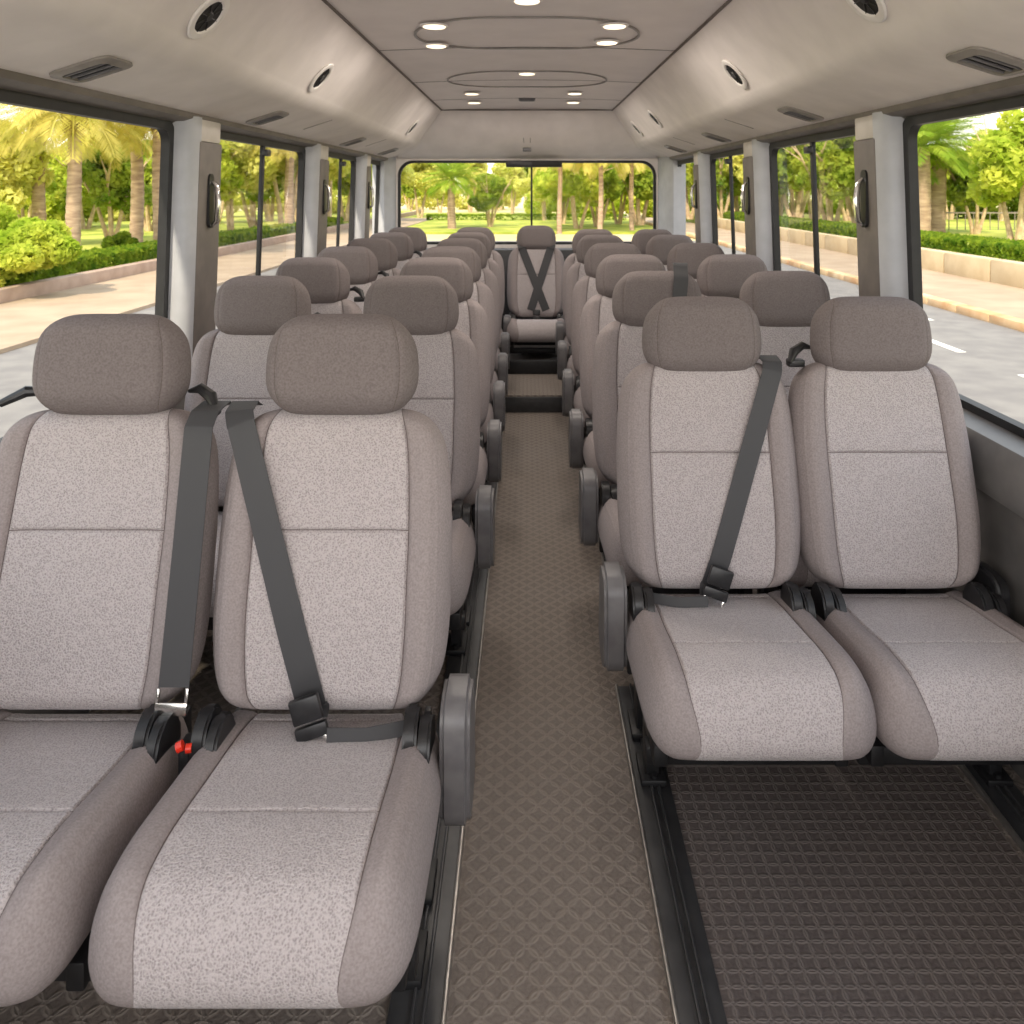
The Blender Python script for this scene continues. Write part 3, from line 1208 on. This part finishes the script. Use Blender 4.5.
# wheel-arch boxes / dark kick panels under the last seats hide the void below the centre seat
bm = bmesh.new()
box(bm, -0.15, 0.30, 5.62, 5.66, 0.106, 0.20, 0.004)
struct('trim_%d' % tn, bm, M['frame'])
tn += 1

# high mounted brake lamp and the roof latch
t = empty('brake_lamp', (0.06, 6.86, 1.60), 'dark high-mounted brake lamp box at the top middle of the rear window', 'lamp')
obj('housing', mk(box, -0.24, 0.24, -0.03, 0.02, -0.005, 0.050, 0.008), M['black'], t)
obj('lens_strip', mk(box, -0.02, 0.22, -0.034, -0.028, 0.002, 0.042, 0.003), M['grille'], t)
t = empty('hatch_latch', (0.0, 6.66, 1.77), 'small metal latch on the bulkhead above the rear window', 'latch')
bm = bmesh.new()
for x in (-0.03, 0.03):
    tube(bm, [(x, -0.09, 0.13), (x * 0.9, -0.05, 0.02)], 0.003, 6)
obj('wire', bm, M['vent'], t)
obj('latch_body', mk(box, -0.035, 0.035, -0.03, 0.03, -0.05, -0.02, 0.004), M['grey'], t)

# roof outside and front closure behind the camera: roof shell only
bm = bmesh.new()
box(bm, -1.36, 1.36, YF, 7.08, 2.15, 2.2, 0.01)
struct('ceiling_outer_skin', bm, M['cap']).name = 'trim_%d' % tn
tn += 1
bm = bmesh.new()
box(bm, -1.32, 1.32, YF - 0.05, YF, -0.05, 0.85)
box(bm, -1.32, 1.32, YF - 0.05, YF, 2.0, 2.2)
struct('wall_front', bm, M['wall'])


# ------------------------------------------------------------------ fittings
def duct_frame(sg, t):
    """point on slanting face at fraction t from the ceiling edge; returns point and inward normal"""
    a = Vector((sg * CE[0], 0, CE[1]))
    b = Vector((sg * (KN[0] - 0.022), 0, KN[1] + 0.045))
    p = a.lerp(b, t)
    d = (b - a).normalized()
    n = Vector((-sg * abs(d.z), 0, -abs(d.x)))
    return p, d, n.normalized()


def make_speaker():
    r = empty('speaker', (0, 0, 0))
    bm = bmesh.new()
    n1, n2 = 32, 8
    R, w = 0.062, 0.013
    V = []
    for i in range(n1):
        a = 2 * PI * i / n1
        ring = []
        for k in range(n2):
            b = 2 * PI * k / n2
            rr = R + w * math.cos(b)
            ring.append(bm.verts.new((rr * math.cos(a), rr * math.sin(a), 0.002 + 0.006 * math.sin(b))))
        V.append(ring)
    for i in range(n1):
        for k in range(n2):
            bm.faces.new((V[i][k], V[(i + 1) % n1][k], V[(i + 1) % n1][(k + 1) % n2], V[i][(k + 1) % n2]))
    obj('rim', bm, M['white'], r)
    bm = bmesh.new()
    cyl(bm, (0, 0, -0.002), (0, 0, 0.002), 0.054, seg=32)
    g = obj('grille', bm, M['grille'], r)
    bm = bmesh.new()
    cyl(bm, (0, 0, 0.002), (0, 0, 0.007), 0.017, 0.012, seg=24)
    for q in range(8):
        a = 2 * PI * q / 8
        tube(bm, [(0.015 * math.cos(a), 0.015 * math.sin(a), 0.003), (0.052 * math.cos(a), 0.052 * math.sin(a), 0.003)], 0.0014, 6)
    obj('grille_spokes', bm, M['black'], g)
    return r


spk = make_speaker()
first = True
spl = [(-1, 2.10, 0.78), (-1, 3.25, 0.78), (-1, 5.84, 0.78), (1, 1.96, 0.72), (1, 3.2, 0.75), (1, 5.2, 0.75), (1, 6.05, 0.75)]
slab = ['large round speaker with pale rim on the left overhead duct, nearest the front', 'round speaker with pale rim on the left duct, second from the front',
        'farthest round speaker on the left overhead duct', 'large round speaker with pale rim on the right overhead duct, nearest the front',
        'round speaker with pale rim on the right duct, second from the front', 'round speaker on the right duct, third from the front',
        'farthest round speaker on the right overhead duct']
for (sg, y, t), lb in zip(spl, slab):
    o = spk if first else copy_tree(spk)
    first = False
    p, d, n = duct_frame(sg, t)
    m = oriented(p + n * 0.003, Vector((0, 1, 0)), n)
    m.translation.y = y
    o.matrix_world = m
    tag(o, lb, 'speaker', 'speakers in the overhead ducts')


def make_vent():
    r = empty('air_vent', (0, 0, 0))
    bm = bmesh.new()
    # frame: rounded ring, long side along local x
    o_ = rounded(-0.078, 0.078, -0.075, 0.075, 0.03, 6)
    i_ = rounded(-0.056, 0.056, -0.054, 0.054, 0.018, 6)
    V = [[bm.verts.new((p[0], p[1], z)) for p in q] for q, z in ((o_, 0.0), (o_, 0.006), (i_, 0.012), (i_, 0.0))]
    for a in range(3):
        for k in range(len(o_)):
            q = (k + 1) % len(o_)
            bm.faces.new((V[a][k], V[a][q], V[a + 1][q], V[a + 1][k]))
    obj('vent_frame', bm, M['vent'], r)
    bm = bmesh.new()
    box(bm, -0.057, 0.057, -0.055, 0.055, 0.0, 0.003)
    obj('vent_mesh', bm, M['grille'], r)
    for k in range(3):
        bm = bmesh.new()
        y = -0.032 + k * 0.032
        box(bm, -0.055, 0.055, y - 0.003, y + 0.003, 0.004, 0.010, 0.001, Matrix.Rotation(0.0, 4, 'X'))
        obj('louvre', bm, M['grey'], r)
    return r


vp = make_vent()
first = True
vl = [(-1, 1.98), (-1, 3.32), (-1, 4.95), (-1, 6.2), (1, 1.86), (1, 3.15), (1, 4.55), (1, 5.8)]
vlab = ['nearest air vent under the left overhead duct, above the large left window', 'air vent under the left duct, second from the front', 'air vent under the left duct, third from the front', 'farthest air vent under the left duct',
        'nearest air vent under the right overhead duct, above the large right window', 'air vent under the right duct, second from the front', 'air vent under the right duct, third from the front', 'farthest air vent under the right duct']
for (sg, y), lb in zip(vl, vlab):
    o = vp if first else copy_tree(vp)
    first = False
    a = Vector((sg * (KN[0] + 0.05), 0, KN[1] - 0.020))
    b = Vector((sg * LO[0], 0, LO[1]))
    p = a.lerp(b, 0.52)
    d = (b - a).normalized()
    n = Vector((-sg * abs(d.z), 0, -abs(d.x))).normalized()
    m = oriented(p + n * 0.0005, Vector((0, 1, 0)), n)
    m.translation.y = y
    o.matrix_world = m
    tag(o, lb, 'vent', 'air vents under the overhead ducts')

# small slots: moulded recess lines on the ducts
for sg, y in ((-1, 3.9), (1, 3.85), (-1, 5.4), (1, 5.2)):
    a = Vector((sg * 1.02, y, 0))
    zz = KN[1] - 0.020 + (1.02 - KN[0] - 0.05) / (LO[0] - KN[0] - 0.05) * (LO[1] - KN[1] + 0.020)
    bm = bmesh.new()
    box(bm, sg * 1.02 - 0.07, sg * 1.02 + 0.07, y - 0.003, y + 0.003, -0.001, 0.001)
    for v in bm.verts:
        v.co.z += zz - (abs(v.co.x) - 1.02) * 0.33 - 0.001
    struct('trim_%d' % tn, bm, M['joint'])
    tn += 1


# ceiling lamps
LAMP_W = 3.0
def make_lamp():
    r = empty('ceiling_lamp', (0, 0, 0))
    bm = bmesh.new()
    cyl(bm, (0, 0, 0), (0, 0, -0.006), 0.058, 0.052, seg=32)
    obj('bezel', bm, M['white'], r)
    bm = bmesh.new()
    cyl(bm, (0, 0, -0.005), (0, 0, -0.009), 0.046, 0.042, seg=32)
    obj('lens', bm, M['lamp'], r)
    d = bpy.data.lights.new('lamp_light', 'AREA')
    d.shape, d.size, d.energy, d.color = 'DISK', 0.08, LAMP_W, (1.0, 0.90, 0.80)
    o = bpy.data.objects.new('lamp_light', d)
    COL.objects.link(o)
    o.location = (0, 0, -0.012)
    o.parent = r
    return r


lp = make_lamp()
first = True
lamps = [(-0.365, 3.15), (-0.405, 3.57), (0.345, 3.15), (0.35, 3.50), (-0.37, 5.36), (-0.39, 5.9), (0.32, 5.36), (0.34, 5.9), (0, 2.78), (0, 4.52)]
ll = ['lit round lamp at the front left of the large oval ceiling panel', 'lit round lamp at the rear left of the large oval ceiling panel', 'lit round lamp at the front right of the large oval ceiling panel', 'lit round lamp at the rear right of the large oval ceiling panel',
      'small lit ceiling lamp far back on the left', 'farthest lit ceiling lamp on the left, next to the bulkhead', 'small lit ceiling lamp far back on the right', 'farthest lit ceiling lamp on the right, next to the bulkhead',
      'lit lamp on the ceiling centre line nearest the front', 'lit lamp on the ceiling centre line behind the oval panel']
for (x, y), lb in zip(lamps, ll):
    o = lp if first else copy_tree(lp)
    first = False
    o.location = (x, y, 2.061 - 0.035 * abs(x))
    tag(o, lb, 'lamp', 'round lamps in the ceiling')
bm = bmesh.new()
box(bm, -0.06, 0.06, 5.76, 5.88, 2.052, 2.062, 0.003)
for k in range(4):
    box(bm, -0.05, 0.05, 5.775 + k * 0.025, 5.787 + k * 0.025, 2.048, 2.053, 0.002)
tag(obj('ceiling_grille', bm, M['grey']), 'small dark grille in the ceiling close to the bulkhead', 'grille')


# belt height adjusters on the pillars
def make_adj():
    r = empty('belt_adjuster', (0, 0, 0))
    bm = bmesh.new()
    prism(bm, rounded(-0.022, 0.022, -0.095, 0.105, 0.02, 5), 0.0, 0.010, 'z')
    obj('slide_plate', bm, M['black'], r)
    bm = bmesh.new()
    tube(bm, [(0.0, -0.085, 0.012), (0.0, -0.07, 0.028), (0.0, 0.0, 0.034), (0.0, 0.055, 0.028), (0.0, 0.075, 0.012)], [0.007, 0.010, 0.011, 0.009, 0.006], 10)
    obj('handle', bm, M['chrome'], r)
    return r


ad = make_adj()
first = True
for sg, L, nm in ((-1, LP, 'left'), (1, RP, 'right')):
    for k, (a, b) in enumerate(L):
        o = ad if first else copy_tree(ad)
        first = False
        z = 1.355 if sg < 0 else 1.365
        xx = 1.162 + (1.63 - z) * 0.035
        # local x -> vehicle y, local y -> up, local z -> towards the aisle
        m = Matrix(((0, 0, -sg, sg * xx), (1, 0, 0, (a + b) / 2 + 0.02), (0, 1, 0, z), (0, 0, 0, 1)))
        o.matrix_world = m
        tag(o, 'black belt height adjuster with shiny pull on the %s window pillar, %s from the front' % (nm, ORD[k]), 'adjuster', 'belt adjusters on the window pillars')

# ------------------------------------------------------------------ outside
GZ = -0.75


def plane(x0, x1, y0, y1, z0, z1):
    bm = bmesh.new()
    box(bm, x0, x1, y0, y1, z0, z1)
    return bm


struct('ground_dry', plane(-120, 120, -30, 200, GZ - 0.3, GZ - 0.06), M['dry']).name = 'ground'
struct('road', plane(-6.9, 7.5, -30, 34, GZ - 0.05, GZ), M['asphalt'])
struct('pavement', plane(-9.7, -6.9, -30, 60, GZ - 0.05, GZ + 0.06), M['pave'])
struct('pavement', plane(7.75, 10.4, -30, 60, GZ - 0.05, GZ + 0.08), M['pave'])
struct('pavement', plane(3.3, 4.35, -10, 33, GZ - 0.02, GZ + 0.03), M['pave'])
struct('lawn', plane(-40, -9.95, -30, 75, GZ - 0.05, GZ + 0.2), M['grass'])
struct('lawn', plane(10.7, 40, -30, 75, GZ - 0.05, GZ + 0.45), M['grass'])
struct('lawn', plane(-9.5, 7.4, 40, 75, GZ - 0.05, GZ + 0.03), M['grass'])
bm = bmesh.new()
box(bm, -9.95, -9.68, -30, 75, GZ - 0.05, GZ + 0.32, 0.03)
struct('kerb_wall_left', bm, M['kerb']).name = 'kerb'
bm = bmesh.new()
for k in range(60):
    box(bm, 7.5, 7.75, -2 + k + 0.02, -2 + k + 0.98, GZ - 0.02, GZ + 0.14, 0.03)
box(bm, 7.52, 7.73, -2, 58, GZ - 0.02, GZ + 0.12)
tag(obj('kerb', bm, M['kerb_paint']), 'worn orange and cream block kerb along the far road edge outside right', 'kerb')
bm = bmesh.new()
for k in range(22):
    box(bm, 10.4, 10.7, 2.0 + 2 * k, 3.97 + 2 * k, GZ - 0.02, GZ + 0.6, 0.03)
box(bm, 10.43, 10.67, 2.0, 46, GZ - 0.02, GZ + 0.57)
tag(obj('low_wall', bm, M['block']), 'low wall of pale stone blocks beyond the road outside the right windows', 'wall')
dash = None
for y in (8.2, 10.6, 13.2):
    if dash is None:
        dash = obj('road_marking', mk(box, 5.70, 5.82, 0, 1.1, GZ, GZ + 0.004), M['paint'])
        tag(dash, 'white dash painted on the road outside the right window', 'road marking', 'white dashes on the road')
        c = dash
    else:
        c = dash.copy()
        COL.objects.link(c)
    c.location = (0 if y < 12 else 0.9, y, 0)


def cards(points, size, stretch=1.6, up=0.3):
    n = len(points)
    d = rng.normal(size=(n, 3))
    d[:, 2] += up
    d /= np.linalg.norm(d, axis=1)[:, None]
    r = rng.normal(size=(n, 3))
    s = np.cross(d, r)
    s /= np.linalg.norm(s, axis=1)[:, None] + 1e-9
    sz = size * rng.uniform(0.6, 1.3, n)[:, None]
    P = np.asarray(points)
    a = P - d * sz * stretch * .5
    b = P + s * sz * .5
    c = P + d * sz * stretch * .5
    e = P - s * sz * .5
    V = np.stack([a, b, c, e], 1).reshape(-1, 3)
    F = np.arange(4 * n).reshape(-1, 4)
    return V, F


def mesh_from(name, V, F, mat):
    me = bpy.data.meshes.new(name)
    me.vertices.add(len(V))
    me.vertices.foreach_set('co', np.asarray(V, dtype=np.float32).ravel())
    me.loops.add(F.size)
    me.loops.foreach_set('vertex_index', F.astype(np.int32).ravel())
    me.polygons.add(len(F))
    me.polygons.foreach_set('loop_start', (np.arange(len(F)) * F.shape[1]).astype(np.int32))
    me.polygons.foreach_set('loop_total', np.full(len(F), F.shape[1], dtype=np.int32))
    me.update()
    me.validate()
    me.materials.append(mat)
    return me


def crown_points(n, rx, rz, cz, clusters=26):
    C = rng.normal(size=(clusters, 3))
    C /= np.linalg.norm(C, axis=1)[:, None]
    C *= rng.uniform(0.25, 0.85, clusters)[:, None]
    C *= np.array([rx, rx, rz])
    idx = rng.integers(0, clusters, n)
    R = rng.normal(size=(n, 3))
    R /= np.linalg.norm(R, axis=1)[:, None]
    R *= (rx * 0.34 * rng.uniform(0.55, 1.0, n) ** 0.5)[:, None]
    R[:, 2] *= 0.75
    return C[idx] + R + np.array([0, 0, cz])


TREES = {}


def tree_proto(key, h, rx, rz, mat, n=5200, stems=3, leaf=0.17):
    r = empty('tree', (0, 0, 0))
    bm = bmesh.new()
    for k in range(stems):
        a = 2 * PI * k / stems + random.random()
        sp = 0.35 + 0.3 * random.random()
        base = Vector((0.10 * math.cos(a), 0.10 * math.sin(a), -0.1))
        mid = Vector((sp * math.cos(a), sp * math.sin(a), (h - rz) * 0.6))
        top = Vector((sp * 2.2 * math.cos(a), sp * 2.2 * math.sin(a), h - rz * 0.8))
        tube(bm, [base, base.lerp(mid, .5) + Vector((0.03, 0.02, 0)), mid, top], [0.11, 0.085, 0.07, 0.03], 8)
        for q in range(3):
            b = a + random.uniform(-1, 1)
            tip = top + Vector((math.cos(b) * rx * 0.4, math.sin(b) * rx * .4, rz * random.uniform(0, .8)))
            tube(bm, [mid.lerp(top, 0.5 + 0.2 * q), tip], [0.04, 0.01], 6)
    obj('trunk', bm, M['bark'], r)
    V, F = cards(crown_points(n, rx, rz, h - rz), leaf)
    link('crown', mesh_from('crown', V, F, mat), [], r)
    return r


def palm_proto(th, R, mat, nf=34, skirt=True, droop=0.9, tr=0.21):
    r = empty('palm_tree', (0, 0, 0))
    bm = bmesh.new()
    pts, rad = [], []
    N = int(th / 0.12)
    for k in range(N + 1):
        z = -0.1 + (th + 0.1) * k / N
        pts.append((0.04 * math.sin(z), 0.03 * math.cos(z * 1.3), z))
        rad.append(tr * (1.15 - 0.25 * k / N) * (1.05 if k % 2 else 0.96) * (1.25 if k == 0 else 1))
    tube(bm, pts, rad, 14)
    obj('trunk', bm, M['palmbark'], r)
    A_, B_ = [], []
    for f in range(nf):
        az = 2 * PI * (f * 0.381966) + random.uniform(-.1, .1)
        el = math.radians(80 - 95 * (f / nf) + random.uniform(-6, 6))
        L = R * random.uniform(0.85, 1.1)
        p = np.array([0, 0, th])
        d = np.array([math.cos(az) * math.cos(el), math.sin(az) * math.cos(el), math.sin(el)])
        steps = 16
        for s in range(steps):
            t = s / steps
            d = d + np.array([0, 0, -droop * 0.11 * (0.5 + t)])
            d /= np.linalg.norm(d)
            p2 = p + d * L / steps
            side = np.cross(d, [0, 0, 1.0])
            side /= np.linalg.norm(side) + 1e-9
            up = np.cross(side, d)
            w = 0.02
            A_.append([p - side * w, p + side * w, p2 + side * w, p2 - side * w])
            if s > 1:
                ll_ = 0.44 * R / 1.8 * math.sin(PI * (0.12 + 0.8 * t)) + 0.06
                for q in (0.0, 0.33, 0.66):
                    c = p + (p2 - p) * q
                    for sg in (-1, 1):
                        dd = side * sg * 0.8 + d * 0.65 - np.array([0, 0, 0.25 + 0.25 * random.random()]) + up * 0.1
                        dd /= np.linalg.norm(dd)
                        ww = np.cross(dd, up)
                        ww /= np.linalg.norm(ww) + 1e-9
                        A_.append([c, c + dd * ll_ * .5 + ww * 0.013, c + dd * ll_, c + dd * ll_ * .5 - ww * 0.013])
            p = p2
    V = np.array(A_).reshape(-1, 3)
    F = np.arange(len(V)).reshape(-1, 4)
    link('fronds', mesh_from('fronds', V, F, mat), [], r)
    if skirt:
        n = 500
        a = rng.uniform(0, 2 * PI, n)
        z = rng.uniform(-0.55, 0.1, n)
        rr = tr * 0.9 + 0.18 * (z + 0.75)
        P = np.stack([rr * np.cos(a), rr * np.sin(a), th + z], 1)
        V, F = cards(P, 0.09, 3.2, 3.5)
        link('dry_skirt', mesh_from('dry_skirt', V, F, M['deadfrond']), [], r)
    return r


def put(o, x, y, z, rz, sc, label, cat, group=None):
    o.location = (x, y, z)
    o.rotation_euler = (0, 0, rz)
    o.scale = (sc, sc, sc)
    tag(o, label, cat, group)
    return o


used = set()
LATER = []


def inst(P, x, y, z, sc, label, cat, group=None):
    o = P if P.name not in used else copy_tree(P)
    used.add(P.name)
    if group and cat == 'tree':
        LATER.append((o, group, x / y, label))
    return put(o, x, y, z, random.uniform(0, 6.28), sc, label, cat, group)


p_gold = palm_proto(4.1, 2.3, M['palm'], 46, tr=0.18)
p_slim = palm_proto(3.6, 1.8, M['palm'], tr=0.10, skirt=False)
p_green = palm_proto(2.6, 1.8, M['palmg'], 44, False, 0.6, 0.2)
t_lime = tree_proto('lime', 4.6, 1.8, 1.85, M['lime'], 7500)
t_green = tree_proto('green', 4.4, 1.7, 1.6, M['green'], 6500, stems=4)
t_gold = tree_proto('gold', 5.0, 2.0, 2.05, M['gold'], 8000, stems=2)


def px(pxx, d):
    return (pxx - 527) / 800 * d


GL = GZ + 0.2
# left window, individually
inst(p_gold, px(40, 27), 27, GL, 1.08, 'palm with slim trunk at the far left of the large left window', 'palm tree', 'palms outside the left windows')
inst(p_gold, px(74, 21.5), 21.5, GL, 0.98, 'palm with thick trunk and dry skirt in the middle of the large left window', 'palm tree', 'palms outside the left windows')
inst(p_gold, px(136, 26), 26, GL, 1.05, 'pale-trunked palm in the right part of the large left window', 'palm tree', 'palms outside the left windows')
inst(p_gold, px(160, 24), 24, GL, 1.08, 'dark palm trunk next to the first left pillar', 'palm tree', 'palms outside the left windows')
inst(t_green, px(112, 30), 30, GL, 0.85, 'bushy dark green tree with several thin stems between the palms outside left', 'tree')
inst(t_lime, px(25, 36), 36, GL, 0.9, 'pale green tree behind the palms at the far left', 'tree')
inst(t_gold, px(-20, 26), 26, GL, 0.9, 'yellow-green tree at the left edge behind the large bush', 'tree')
LT = [(85, 40, 'lime'), (150, 38, 'green'), (5, 42, 'gold'), (60, 48, 'green'), (120, 50, 'gold')]
for a, d, k in LT:
    inst({'lime': t_lime, 'gold': t_gold, 'green': t_green}[k], px(a, d), d, GL, random.uniform(0.95, 1.15), 'distant %s tree behind the palms outside left' % k.replace('lime', 'lime-green').replace('gold', 'yellow-green'), 'tree', 'distant %s grove trees on the left' % k)
n_i = 0
for a, d, k in [(200, 34, 'lime'), (232, 36, 'gold'), (255, 40, 'green'), (285, 38, 'gold'), (215, 46, 'green'), (270, 50, 'lime'), (300, 48, 'lime'),
                (328, 44, 'gold'), (345, 50, 'lime'), (362, 56, 'green'), (378, 52, 'gold'), (318, 60, 'green')]:
    inst({'lime': t_lime, 'gold': t_gold, 'green': t_green}[k], px(a, d), d, GL, random.uniform(1.1, 1.4), 'blurred %s roadside tree seen through the left middle windows' % k.replace('lime', 'lime-green').replace('gold', 'yellow-green'), 'tree', '%s trees seen through the left middle windows' % k)
inst(p_gold, px(290, 36), 36, GL, 1.1, 'golden palm seen through the second left window', 'palm tree')
# right side
GR = GZ + 0.45
inst(p_green, px(922, 29), 29, GR, 1.25, 'bright green palm clump left in the large right window, standing in the middle of three', 'palm tree')
inst(p_green, px(938, 31), 31, GR, 1.35, 'tallest green palm of the clump in the large right window', 'palm tree')
inst(p_green, px(908, 31), 31, GR, 1.15, 'green palm partly behind the first right pillar', 'palm tree')
inst(t_lime, px(1015, 25), 25, GR, 0.98, 'bright lime tree at the right edge of the picture', 'tree')
inst(t_green, px(975, 31), 31, GR, 0.75, 'small dark green tree between palms and the bright tree outside right', 'tree')
inst(t_green, px(1075, 28), 28, GR, 1.0, 'green tree just beyond the right picture edge', 'tree')
for a, d, k in [(900, 44, 'gold'), (950, 46, 'lime'), (1000, 44, 'gold'), (1040, 46, 'green'), (860, 36, 'green'), (832, 34, 'green'), (848, 44, 'lime'), (815, 42, 'gold'), (795, 40, 'green'), (780, 48, 'lime'),
                (760, 46, 'gold'), (740, 50, 'lime'), (722, 48, 'green'), (706, 54, 'gold'), (690, 50, 'lime'), (735, 62, 'green')]:
    inst({'lime': t_lime, 'gold': t_gold, 'green': t_green}[k], px(a, d), d, GR, random.uniform(1.0, 1.3) * (0.85 if a > 890 else 1), 'blurred %s roadside tree seen through the right windows' % k.replace('lime', 'lime-green').replace('gold', 'yellow-green'), 'tree', '%s trees seen through the right windows' % k)
inst(p_gold, px(800, 50), 50, GR, 1.3, 'tall golden palm seen through the second right window', 'palm tree')
# behind the rear window
inst(p_green, px(452, 44), 44, GZ, 1.05, 'green palm standing alone left in the rear window', 'palm tree')
inst(t_green, px(490, 46), 46, GZ, 0.72, 'small round tree beside the lone palm in the rear window', 'tree')
for a, d, k in [(420, 62, 'gold'), (440, 74, 'lime'), (470, 78, 'gold'), (512, 70, 'gold'), (545, 56, 'gold'), (562, 50, 'lime'), (578, 44, 'lime'), (598, 46, 'green'), (618, 50, 'lime'), (640, 48, 'green'),
                (575, 66, 'green'), (610, 64, 'gold'), (650, 66, 'gold'), (410, 80, 'green'), (500, 86, 'lime'), (530, 84, 'green')]:
    inst({'lime': t_lime, 'gold': t_gold, 'green': t_green}[k], px(a, d), d, GZ, random.uniform(1.0, 1.35), 'hazy %s tree of the park seen through the rear window' % k.replace('lime', 'lime-green').replace('gold', 'yellow-green'), 'tree', '%s trees in the rear window' % k)
for a, d in [(560, 40), (600, 39), (632, 42)]:
    inst(p_slim, px(a, d), d, GZ, 1.15, 'golden palm in the rear window, %s of the three right of the wiper line' % {560: 'leftmost', 600: 'middle', 632: 'rightmost'}[a], 'palm tree', 'golden palms in the rear window')


# bushes and hedges
def bush(name, x, y, z, rx, rz, n, mat, label, leaf=0.085):
    V, F = cards(crown_points(n * 2, rx, rz, rz * .8, 18), leaf)
    o = link(name, mesh_from(name, V, F, mat), [])
    o.location = (x, y, z)
    tag(o, label, 'bush')
    return o


bush('bush', px(12, 15.5), 15.5, GL, 1.05, 0.85, 5500, M['lime'], 'big bright lime bush at the lower left of the large left window')
bush('bush', px(-30, 18), 18, GL, 1.2, 0.9, 4500, M['lime'], 'lime bush beyond the left picture edge')
bush('bush', px(118, 24), 24, GL, 0.6, 0.4, 1500, M['hedge'], 'small dark green bush between the palm trunks outside left')


def hedge(x0, x1, y0, y1, z, h, n, mat, label):
    P = np.stack([rng.uniform(x0, x1, n), rng.uniform(y0, y1, n), rng.uniform(0, h, n)], 1)
    side = rng.random(n)
    P[:, 2] = np.where(side < 0.45, h * rng.uniform(0.9, 1.05, n), P[:, 2])
    P[:, 0] = np.where((side >= 0.45) & (side < 0.85), np.where(rng.random(n) < 0.7, (x1 if x1 < 0 else x0), P[:, 0]), P[:, 0])
    V, F = cards(P, 0.10)
    o = link('hedge', mesh_from('hedge', V, F, mat), [])
    o.location = (0, 0, z)
    tag(o, label, 'hedge')


hedge(-11.0, -10.1, 12, 44, GL, 0.42, 16000, M['hedge'], 'low clipped hedge above the kerb outside the left windows')
hedge(11.3, 12.4, 12, 46, GR, 0.40, 16000, M['hedge'], 'low clipped hedge above the pale wall outside the right windows')
hedge(-7.0, 7.0, 56, 57, GZ, 0.4, 5000, M['hedge'], 'low hedge across the park seen through the rear window')

def understory(x0, x1, y0, y1, z, h, n, mat, label):
    k = max(3, int(math.hypot(x1 - x0, y1 - y0) / 1.8))
    t = rng.integers(0, k, n) / k
    C = np.stack([x0 + (x1 - x0) * t, y0 + (y1 - y0) * t, h * 0.45 + 0 * t], 1)
    C[:, 2] *= 0.8 + 0.5 * np.sin(t * 40) ** 2
    D = rng.normal(size=(n, 3))
    D /= np.linalg.norm(D, axis=1)[:, None]
    D *= np.array([1.25, 1.25, h * 0.5]) * rng.uniform(0.6, 1, n)[:, None]
    P = C + D
    P[:, 2] = np.maximum(P[:, 2], 0.02)
    V, F = cards(P, 0.2)
    o = link('shrubbery', mesh_from('shrubbery', V, F, mat), [])
    o.location = (0, 0, z)
    tag(o, label, 'shrubbery', kind='stuff')


understory(-36, -22, 30, 44, GL, 2.4, 16000, M['lime'], 'bank of lime shrubs far behind the palms outside left')
understory(-26, -13, 50, 72, GL, 3.0, 16000, M['gold'], 'bank of golden shrubs beyond the left middle windows')
understory(14, 30, 66, 44, GR, 2.6, 18000, M['green'], 'bank of green shrubs behind the trees outside right')
understory(-16, 0, 88, 92, GZ, 3.2, 12000, M['gold'], 'hazy golden shrubs across the left of the rear window')
understory(1, 16, 62, 66, GZ, 3.0, 16000, M['lime'], 'hazy lime shrubs across the right of the rear window')

# park fence far right
t = empty('fence', (px(985, 34), 34, GR), 'thin rail fence behind the trees outside the large right window', 'fence')
bm = bmesh.new()
for k in range(24):
    box(bm, -4 + k * 0.35, -4 + k * 0.35 + 0.03, -0.015, 0.015, 0, 0.75)
obj('uprights', bm, M['post'], t)
obj('rail', mk(box, -4.1, 4.2, -0.02, 0.02, 0.7, 0.76), M['post'], t)

# number the look-alike trees by their place, left to right
NUM = ['first', 'second', 'third', 'fourth', 'fifth', 'sixth', 'seventh', 'eighth', 'ninth']
for g in sorted({q[1] for q in LATER}):
    L = sorted([q for q in LATER if q[1] == g], key=lambda q: q[2])
    for k, q in enumerate(L):
        q[0]['label'] = q[3] + ((', %s from the left' % NUM[k]) if len(L) > 1 else '')
for o in list(COL.objects):
    if o.get('group') == 'white dashes on the road':
        o['label'] = 'white dash on the road outside right, ' + {0: 'nearest', 1: 'middle', 2: 'farthest'}[[8.2, 10.6, 13.2].index(round(o.location.y, 1))] + ' of three'

for k in ('a', 'w'):
    for ch in seats[('l', 0, k)].children:
        if ch.name.startswith('headrest'):
            ch.location.z = 0.026
